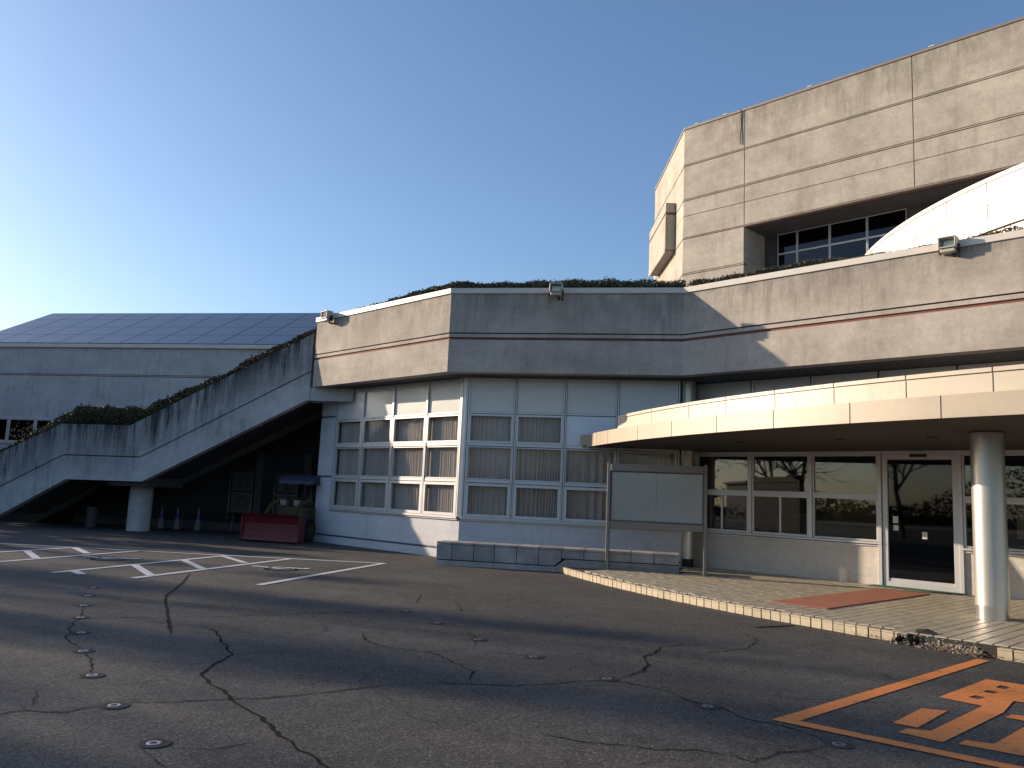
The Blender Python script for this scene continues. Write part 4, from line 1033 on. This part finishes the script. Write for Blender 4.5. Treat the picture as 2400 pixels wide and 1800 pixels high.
# things kept under the stair
def on_back(u): return SP_(u, 3.99)
for u, nm in ((3.3, "left"), (1.6, "right")):
    p = SP_(u, 3.75)
    mb = MB(); mb.prism([tuple(SP_(u - .13, 3.6)), tuple(SP_(u + .13, 3.6)), tuple(SP_(u + .13, 3.98)), tuple(SP_(u - .13, 3.98))], 0, 2.6)
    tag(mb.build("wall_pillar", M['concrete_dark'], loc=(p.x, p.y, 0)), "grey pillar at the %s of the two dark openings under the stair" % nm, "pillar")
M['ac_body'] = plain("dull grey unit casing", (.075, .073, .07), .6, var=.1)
for u, z0, lab in ((3.85, .60, "lower air conditioning unit of the left stack under the stair"), (3.85, 1.30, "upper air conditioning unit of the left stack under the stair"),
                   (2.25, .60, "lower air conditioning unit of the right stack under the stair"), (2.25, 1.30, "upper air conditioning unit of the right stack under the stair")):
    p = SP_(u, 3.75); t = thing("air_conditioning_unit", (p.x, p.y, z0), lab, "air conditioner", "outdoor air conditioning units under the stair")
    def q4(u0, u1, o0, o1): return [tuple(SP_(u0, o0)), tuple(SP_(u1, o0)), tuple(SP_(u1, o1)), tuple(SP_(u0, o1))]
    mb = MB(); mb.prism(q4(u - .36, u + .36, 3.55, 3.90), z0, z0 + .62); bevel(mb.build("casing", M['ac_body'], t), .012)
    fc = Vector((*SP_(u - .08, 3.54), z0 + .31)); uu = Vector((SD.x, SD.y, 0)); nn = Vector((0, 0, 1)); oo = Vector((*(SP_(u, 3.5) - SP_(u, 3.6)), 0)).normalized()
    mb = MB()
    for rr_ in (.24, .16, .08):
        ring = [fc + uu * math.cos(R(a_)) * rr_ + nn * math.sin(R(a_)) * rr_ for a_ in range(0, 361, 24)]; mb.tube(ring, .009, 4)
    mb.build("fan_guard", M['gasket'], t)
    mb = MB(); mb.tube([fc - oo * .003, fc + oo * .02], .055, 12); mb.build("fan_hub", M['cone_white'], t)
    mb = MB(); mb.prism(q4(u - .33, u - .28, 3.6, 3.85), z0 - .045, z0 + .001); mb.prism(q4(u + .28, u + .33, 3.6, 3.85), z0 - .045, z0 + .001); mb.build("feet", M['gasket'], t)
for u, w in ((3.85, "left"), (2.25, "right")):
    p = SP_(u, 3.75); t = thing("unit_rack", (p.x, p.y, 0), "dark steel rack carrying the %s stack of air conditioning units" % w, "rack")
    for z in (.53, 1.23):
        mb = MB(); mb.prism([tuple(SP_(u - .40, 3.5)), tuple(SP_(u + .40, 3.5)), tuple(SP_(u + .40, 3.95)), tuple(SP_(u - .40, 3.95))], z, z + .025); mb.build("shelf", M['alu_dark'], t)
    for du in (-.40, .40):
        for o_ in (3.5, 3.95): MB().tube([(*SP_(u + du, o_), 0), (*SP_(u + du, o_), 2.0)], .02, 6).build("post", M['alu_dark'], t)
mb = MB(); mb.prism([tuple(SP_(1.9, 3.5)), tuple(SP_(10, 3.5)), tuple(SP_(10, 3.7)), tuple(SP_(1.9, 3.7))], 0, .26); p = SP_(5, 3.6)
tag(mb.build("low_kerb_wall", M['concrete_dark'], loc=(p.x, p.y, 0)), "low pale wall running along the back of the undercroft", "wall")
p = SP_(4.0, 3.4); t = thing("handrail", (p.x, p.y, 0), "low dark pipe rail in front of the pale undercroft wall", "railing")
MB().tube([(*SP_(2.2, 3.4), .55), (*SP_(9.5, 3.4), .55)], .025, 8).build("rail", M['gasket'], t)
MB().tube([(*SP_(2.2, 3.4), .35), (*SP_(9.5, 3.4), .35)], .02, 8).build("rail", M['gasket'], t)
for u in (2.2, 4.0, 5.8, 7.6, 9.4): MB().tube([(*SP_(u, 3.4), 0), (*SP_(u, 3.4), .56)], .022, 8).build("post", M['alu_dark'], t)
mb = MB(); p = Vector((-13.0, 26.4)); mb.cyl(p, .16, .16, 0, .62, 20); tag(mb.build("bollard", M['concrete_dark'], loc=(p.x, p.y, 0)), "short round grey post in the shade left of the big round pier", "bollard")
for (x, y), w in (((-11.0, 26.85), "left"), ((-10.45, 26.75), "middle"), ((-9.75, 26.65), "right")):
    t = thing("traffic_cone", (x, y, 0), "white traffic cone, %s of the three under the stair" % w, "cone", "traffic cones under the stair")
    mb = MB(); mb.box((x - .16, y - .16, .0), (x + .16, y + .16, .03)); mb.build("foot", M['rubber'], t)
    mb = MB(); mb.cyl((x, y), .12, .075, .03, .36, 20); mb.cyl((x, y), .045, .022, .50, .70, 20); mb.build("cone_body", M['cone_white'], t)
    mb = MB(); mb.cyl((x, y), .075, .045, .36, .50, 20); mb.build("dark_band", M['cone_dark'], t)
p = SP_(1.2, 3.85); t = thing("wall_lamp", (p.x, p.y, 1.9), "small white wall lamp under the stair above the loader", "lamp")
MB().cyl(tuple(p), .05, .07, 1.92, 2.08, 16).build("lamp_shade", M['white_plastic'], t)
MB().cyl(tuple(p), .03, .03, 2.08, 2.2, 12).build("lamp_neck", M['white_plastic'], t)

# compact loader with a red blade
ld = thing("snow_loader", (-6.4, 23.6, 0), "small yellow loader with a wide red blade parked in the shade below the stair", "loader")
e1, e2 = Vector((-7.18, 22.95)), Vector((-5.50, 22.45)); ed = (e2 - e1).normalized(); en = Vector((ed.y, -ed.x))
W_ = (e2 - e1).length
prof = [(.16, .05), (.06, .02), (.02, .12), (-.01, .3), (-.02, .5), (.03, .66), (.10, .76)]
mb = MB(); sweep(mb, [e1, e2], prof + [(o - .03, z + .005) for o, z in prof[::-1]], close=True); bevel(mb.build("blade", M['red_metal'], ld), .005)
for s_ in (0, W_):
    mb = MB(); mb.wbox(e1, ed, s_ - .02, s_ + .02, .04, .66, -.25, .05); mb.build("side_plate", M['red_metal'], ld)
def LB(s_, o_): q = e1 + ed * s_ + en * o_; return (q.x, q.y)
mb = MB(); mb.wbox(e1, ed, .45, 1.35, .45, .95, -2.2, -.9); mb.wbox(e1, ed, .55, 1.25, .95, 1.15, -2.3, -1.5); bevel(mb.build("body", M['yellow'], ld), .05)
for s_ in (.42, 1.28):
    mb = MB(); mb.tube([(*LB(s_, -1.3), 1.15), (*LB(s_, -.7), 1.0), (*LB(s_, -.1), .45)], .055, 6); mb.build("lift_arm", M['yellow'], ld)
mb = MB(); mb.tube([(*LB(.85, -1.0), .6), (*LB(.85, -.1), .4)], .04, 8); mb.build("ram", M['steel'], ld)
for s_ in (.62, 1.05):
    mb = MB(); mb.wbox(e1, ed, s_ - .09, s_ + .09, .98, 1.14, -1.1, -.93); bevel(mb.build("headlamp", M['alu_dark'], ld), .01)
for s_ in (.45, 1.35):
    for o_ in (-1.05, -2.05):
        q = Vector((*LB(s_, o_), .36)); v = Vector((ed.x, ed.y, 0)) * .12
        mb = MB(); mb.tube([q - v, q - v * .6, q + v * .6, q + v], [.30, .36, .36, .30], 24); w_ = mb.build("wheel", M['rubber'], ld)
        MB().tube([q - v * 1.03, q + v * 1.03], .16, 16).build("hub", M['yellow'], w_)
for s_, o_ in ((.5, -1.25), (1.3, -1.25), (.5, -2.15), (1.3, -2.15)):
    MB().tube([(*LB(s_, o_), .95), (*LB(s_, o_), 1.62)], .03, 6).build("roof_post", M['gasket'], ld)
mb = MB(); cr = []
sweep(mb, [Vector(LB(.35, -1.7)), Vector(LB(1.45, -1.7))], [(.62, 1.60), (.60, 1.68), (.45, 1.78), (.2, 1.86), (-.2, 1.86), (-.45, 1.78), (-.6, 1.68), (-.62, 1.60)], close=True); mb.build("cab_roof", M['blue'], ld)
mb = MB(); mb.wbox(e1, ed, .65, 1.15, 1.15, 1.25, -2.1, -1.7); mb.wbox(e1, ed, .65, 1.15, 1.25, 1.55, -2.15, -2.05); bevel(mb.build("seat", M['rubber'], ld), .03)

# ------------------------------------------------------------------ long building with solar roof, left
ED = Vector((math.cos(R(-11.6)), math.sin(R(-11.6)))); E0 = Vector((-25.5, 38.2)); EN = Vector((-ED.y, ED.x))
lb = thing("long_building", (-16, 38, 0), "long grey concrete building with a dark solar panelled roof behind the stair", "building")
EL = 27.0
mb = MB(); mb.wbox(E0, ED, 0, EL, 0, 2.92, -.3, 0); mb.wbox(E0, ED, 0, EL, 4.12, 6.03, -.3, 0); mb.build("wall", M['concrete_grey'], lb)
mb = MB(); mb.wbox(E0, ED, 0, EL, 6.13, 7.33, -.3, 0); mb.build("wall", M['concrete_grey'], lb)
mb = MB(); mb.wbox(E0, ED, 0, EL, 6.03, 6.13, -.3, -.03, 0); mb.wbox(E0, ED, 0, EL, 6.065, 6.1, -.3, .003, 1); mb.build("band", [M['red'], M['concrete_grey']], lb)
mb = MB(); mb.wbox(E0, ED, -.1, EL, 7.33, 7.5, -.3, .12); mb.build("eave_gutter", M['coping'], lb)
mb = MB(); mb.wbox(E0, ED, 7.0, EL, 2.92, 4.12, -.3, -.01); mb.build("wall", M['concrete_grey'], lb)
mb = MB(); mb.wbox(E0, ED, 0, 7.0, 4.05, 4.12, -.1, .03); mb.wbox(E0, ED, 0, 7.0, 2.92, 3.0, -.1, .05); mb.build("window_trim", M['frame'], lb)
for k in range(5):
    window(E0, ED, .02 + k * 1.4, 1.38 + k * 1.4, 3.0, 4.05, lb, M['glass_blue'], .06)
mb = MB(); mb.wbox(E0, ED, 0, 7, 2.9, 4.1, -2.4, -2.3); mb.build("inner_wall", M['room'], lb)
p0 = E0 + EN * 5
mb = MB(); mb.prism([tuple(E0 + EN * .02), tuple(E0 + EN * 8), tuple(E0 + EN * 8 + ED * EL), tuple(E0 + ED * EL + EN * .02)], 0.02, 2.5)
mb.add([(*E0, 0), (*(E0 + EN * 10), 0), (*(E0 + EN * 10), 7.45), (*(E0 + EN * 5), 10.0), (*E0, 7.45)], [(0, 1, 2, 3, 4)]); mb.build("gable_wall", M['concrete_grey'], lb)
mb = MB(); a_, b_ = E0 - ED * .1, E0 + ED * EL
mb.add([(*(a_ - EN * .1), 7.48), (*(b_ - EN * .1), 7.48), (*(b_ + EN * 5), 10.02), (*(a_ + EN * 5), 10.02), (*(a_ + EN * 10.1), 7.48), (*(b_ + EN * 10.1), 7.48)], [(0, 1, 2, 3), (3, 2, 5, 4)])
mb.build("roof", M['solar_frame'], lb)
sv = (Vector((*(EN * 5.1), 2.54))); sl_ = sv.length; sv.normalize(); dE3 = Vector((*ED, 0)); nE = dE3.cross(sv).normalized()
w, h = 1.62, sl_ / 4
pan = MB(); O = Vector((*(E0 - EN * .1), 7.48)); me_ = None
q = [dE3 * .02 + sv * .02, dE3 * (w - .02) + sv * .02, dE3 * (w - .02) + sv * (h - .012), dE3 * .02 + sv * (h - .012)]
pan.add([p + nE * .01 for p in q] + [p + nE * .05 for p in q], [(4, 5, 6, 7), (0, 1, 5, 4), (1, 2, 6, 5), (2, 3, 7, 6), (3, 0, 4, 7)])
for i in range(15):
    for j in range(4):
        loc = O + dE3 * (i * w + .05) + sv * (j * h)
        if me_ is None:
            o = pan.build("solar_panel", M['solar'], lb, loc=(0, 0, 0)); me_ = o.data
        else:
            o = bpy.data.objects.new("solar_panel", me_); COL.objects.link(o); o.parent = lb
        o.location = loc - OFF[lb.name]

# ------------------------------------------------------------------ trees around the yard (outside the picture, seen as shadows and reflections)
def evergreen(x, y, h, w, label, seed, base=.6):
    rr = random.Random(seed); t = thing("evergreen_tree", (x, y, 0), label, "tree", "evergreens along the left of the yard")
    MB().tube([(x, y, 0), (x + .05, y, h * .5), (x, y, h * .92)], [.14, .09, .02], 8).build("trunk", M['bark'], t)
    mb = MB(); vs = []; fs = []
    nclump = int(60 * h * w / 6) + 20
    for c in range(nclump):
        zz = base + (h - base) * rr.random() ** 1.1; f = (zz - base) / (h - base)
        rmax = w * (.5 + .5 * min(1, 3.0 * f + .3)) * (1 - f ** 2.2) ** .7
        a_ = rr.uniform(0, 6.28); r_ = rmax * rr.random() ** .45; cc = Vector((x + r_ * math.cos(a_), y + r_ * math.sin(a_), zz)); cs = rr.uniform(.22, .5)
        for k in range(34):
            p = cc + Vector((rr.gauss(0, cs * .6), rr.gauss(0, cs * .6), rr.gauss(0, cs * .45)))
            u_ = Vector((rr.gauss(0, 1), rr.gauss(0, 1), rr.gauss(0, .6))).normalized(); v_ = u_.orthogonal().normalized(); s_ = rr.uniform(.07, .16); k0 = len(vs)
            vs += [p - u_ * s_, p + v_ * s_ * .55, p + u_ * s_, p - v_ * s_ * .55]; fs.append((k0, k0 + 1, k0 + 2, k0 + 3))
    mb.add(vs, fs); mb.build("crown", M['leaf_tree'], t)
def at_c(c, x): return (c - .358 * x) / .934
ev = [(-3.2, -54, 16.5, 1.9), (-.6, -57, 16.5, 1.8), (1.7, -54, 16, 1.7), (3.2, -56, 16.2, 1.1), (6.4, -55, 16.4, .95), (9.5, -57, 16.4, .85), (12.4, -55, 15.0, .42), (14.5, -57, 14.0, .5)]
for i, (c, x, h, w) in enumerate(ev):
    evergreen(x, at_c(c, x), h, w, "dark evergreen number %s from the street in the row left of the yard" % ["one", "two", "three", "four", "five", "six", "seven", "eight"][i], 50 + i, base=.4)

for i, (c, h) in enumerate([(2.6, 5.4), (4.2, 5.2), (5.7, 5.3), (7.4, 4.7), (9.0, 5.0), (10.7, 4.5), (12.5, 4.1), (14.2, 4.7), (15.8, 5.7), (17.4, 5.4), (19.0, 5.3), (20.6, 5.6), (22.3, 5.6), (24.0, 5.6)]):  # unseen bushes added, heights set to shade the ground at left
    evergreen(-25.5 + .6 * math.sin(i * 2.3), at_c(c, -25.5), h, 1.15 if i < 7 else 1.7, "added shade-casting evergreen bush %s from the street beside the parking bays" % ["one", "two", "three", "four", "five", "six", "seven", "eight", "nine", "ten", "eleven", "twelve", "thirteen", "fourteen"][i], 150 + i, base=.1)

def bare_tree(x, y, h, label, seed, lean=0):
    rr = random.Random(seed); t = thing("bare_tree", (x, y, 0), label, "tree", "bare trees across the street")
    tr = MB(); br = MB()
    def grow(p, d, L, r, lev, mb):
        pts = [p]; rad = [r]; q = p.copy(); dd = d.copy(); n = 4
        for i in range(n):
            dd = (dd + Vector((rr.gauss(0, .12), rr.gauss(0, .12), .05))).normalized(); q = q + dd * L / n; pts.append(q.copy()); rad.append(r * (1 - .5 * (i + 1) / n))
            if lev < 5 and (i > 0 or lev > 0):
                for _ in range(2 if lev < 2 else 1):
                    if rr.random() < .85:
                        a_ = dd.orthogonal(); a_.rotate(Matrix.Rotation(rr.uniform(0, 6.28), 3, dd)); nd_ = (dd + a_ * rr.uniform(.5, .9)).normalized()
                        grow(q, nd_, L * rr.uniform(.5, .68), rad[-1] * .65, lev + 1, br)
        mb.tube(pts, rad, 6 if lev < 2 else 3)
    grow(Vector((x, y, 0)), Vector((lean, 0, 1)).normalized(), h * .62, h * .022, 0, tr)
    tr.build("trunk", M['bark'], t); br.build("branches", M['bark'], t)
bt = [(-26, 8.0, 9), (-31, 4.5, 10), (-29, -1, 9.5), (-36, 11, 10), (-20, -12, 9), (-10, -26, 10), (3, -30, 11), (-46, 24.5, 15), (-48, 28.5, 16)]
for i, (x, y, h) in enumerate(bt):
    bare_tree(x, y, h, "leafless tree %s standing across the street" % ["beside the low dark block", "behind the low dark block", "right of the low dark block", "left of the evergreens", "near the road bend", "far behind the yard", "at the end of the street", "first in front of the evergreen row", "second in front of the evergreen row"][i], 80 + i)
t = thing("street_block", (-80, -6, 0), "low dark flat roofed block across the street", "building")
mb = MB(); mb.box((-86, -9.5, 0), (-76, -4.5, 4.3)); mb.build("wall", M['block'], t)
mb = MB(); mb.box((-86.3, -9.8, 4.3), (-75.7, -4.2, 4.6)); mb.build("roof", M['block'], t)
mb = MB(); rr = random.Random(2); vs = []; fs = []
for k in range(80000):
    a_ = rr.uniform(R(100), R(345)); r_ = rr.uniform(95, 125); h = rr.random() ** 1.8 * (5 + 3 * math.sin(a_ * 9) + 2 * math.sin(a_ * 23)); p = Vector((r_ * math.cos(a_), r_ * math.sin(a_), h))
    if p.x > -26 and p.y > 30: continue
    s_ = rr.uniform(.16, .42); u_ = Vector((rr.gauss(0, 1), rr.gauss(0, 1), rr.gauss(0, 1))).normalized(); v_ = u_.orthogonal().normalized(); k0 = len(vs)
    vs += [p - u_ * s_, p + v_ * s_ * .7, p + u_ * s_, p - v_ * s_ * .7]; fs.append((k0, k0 + 1, k0 + 2, k0 + 3))
mb.add(vs, fs); tag(mb.build("distant_woods", M['leaf_tree']), kind='stuff')
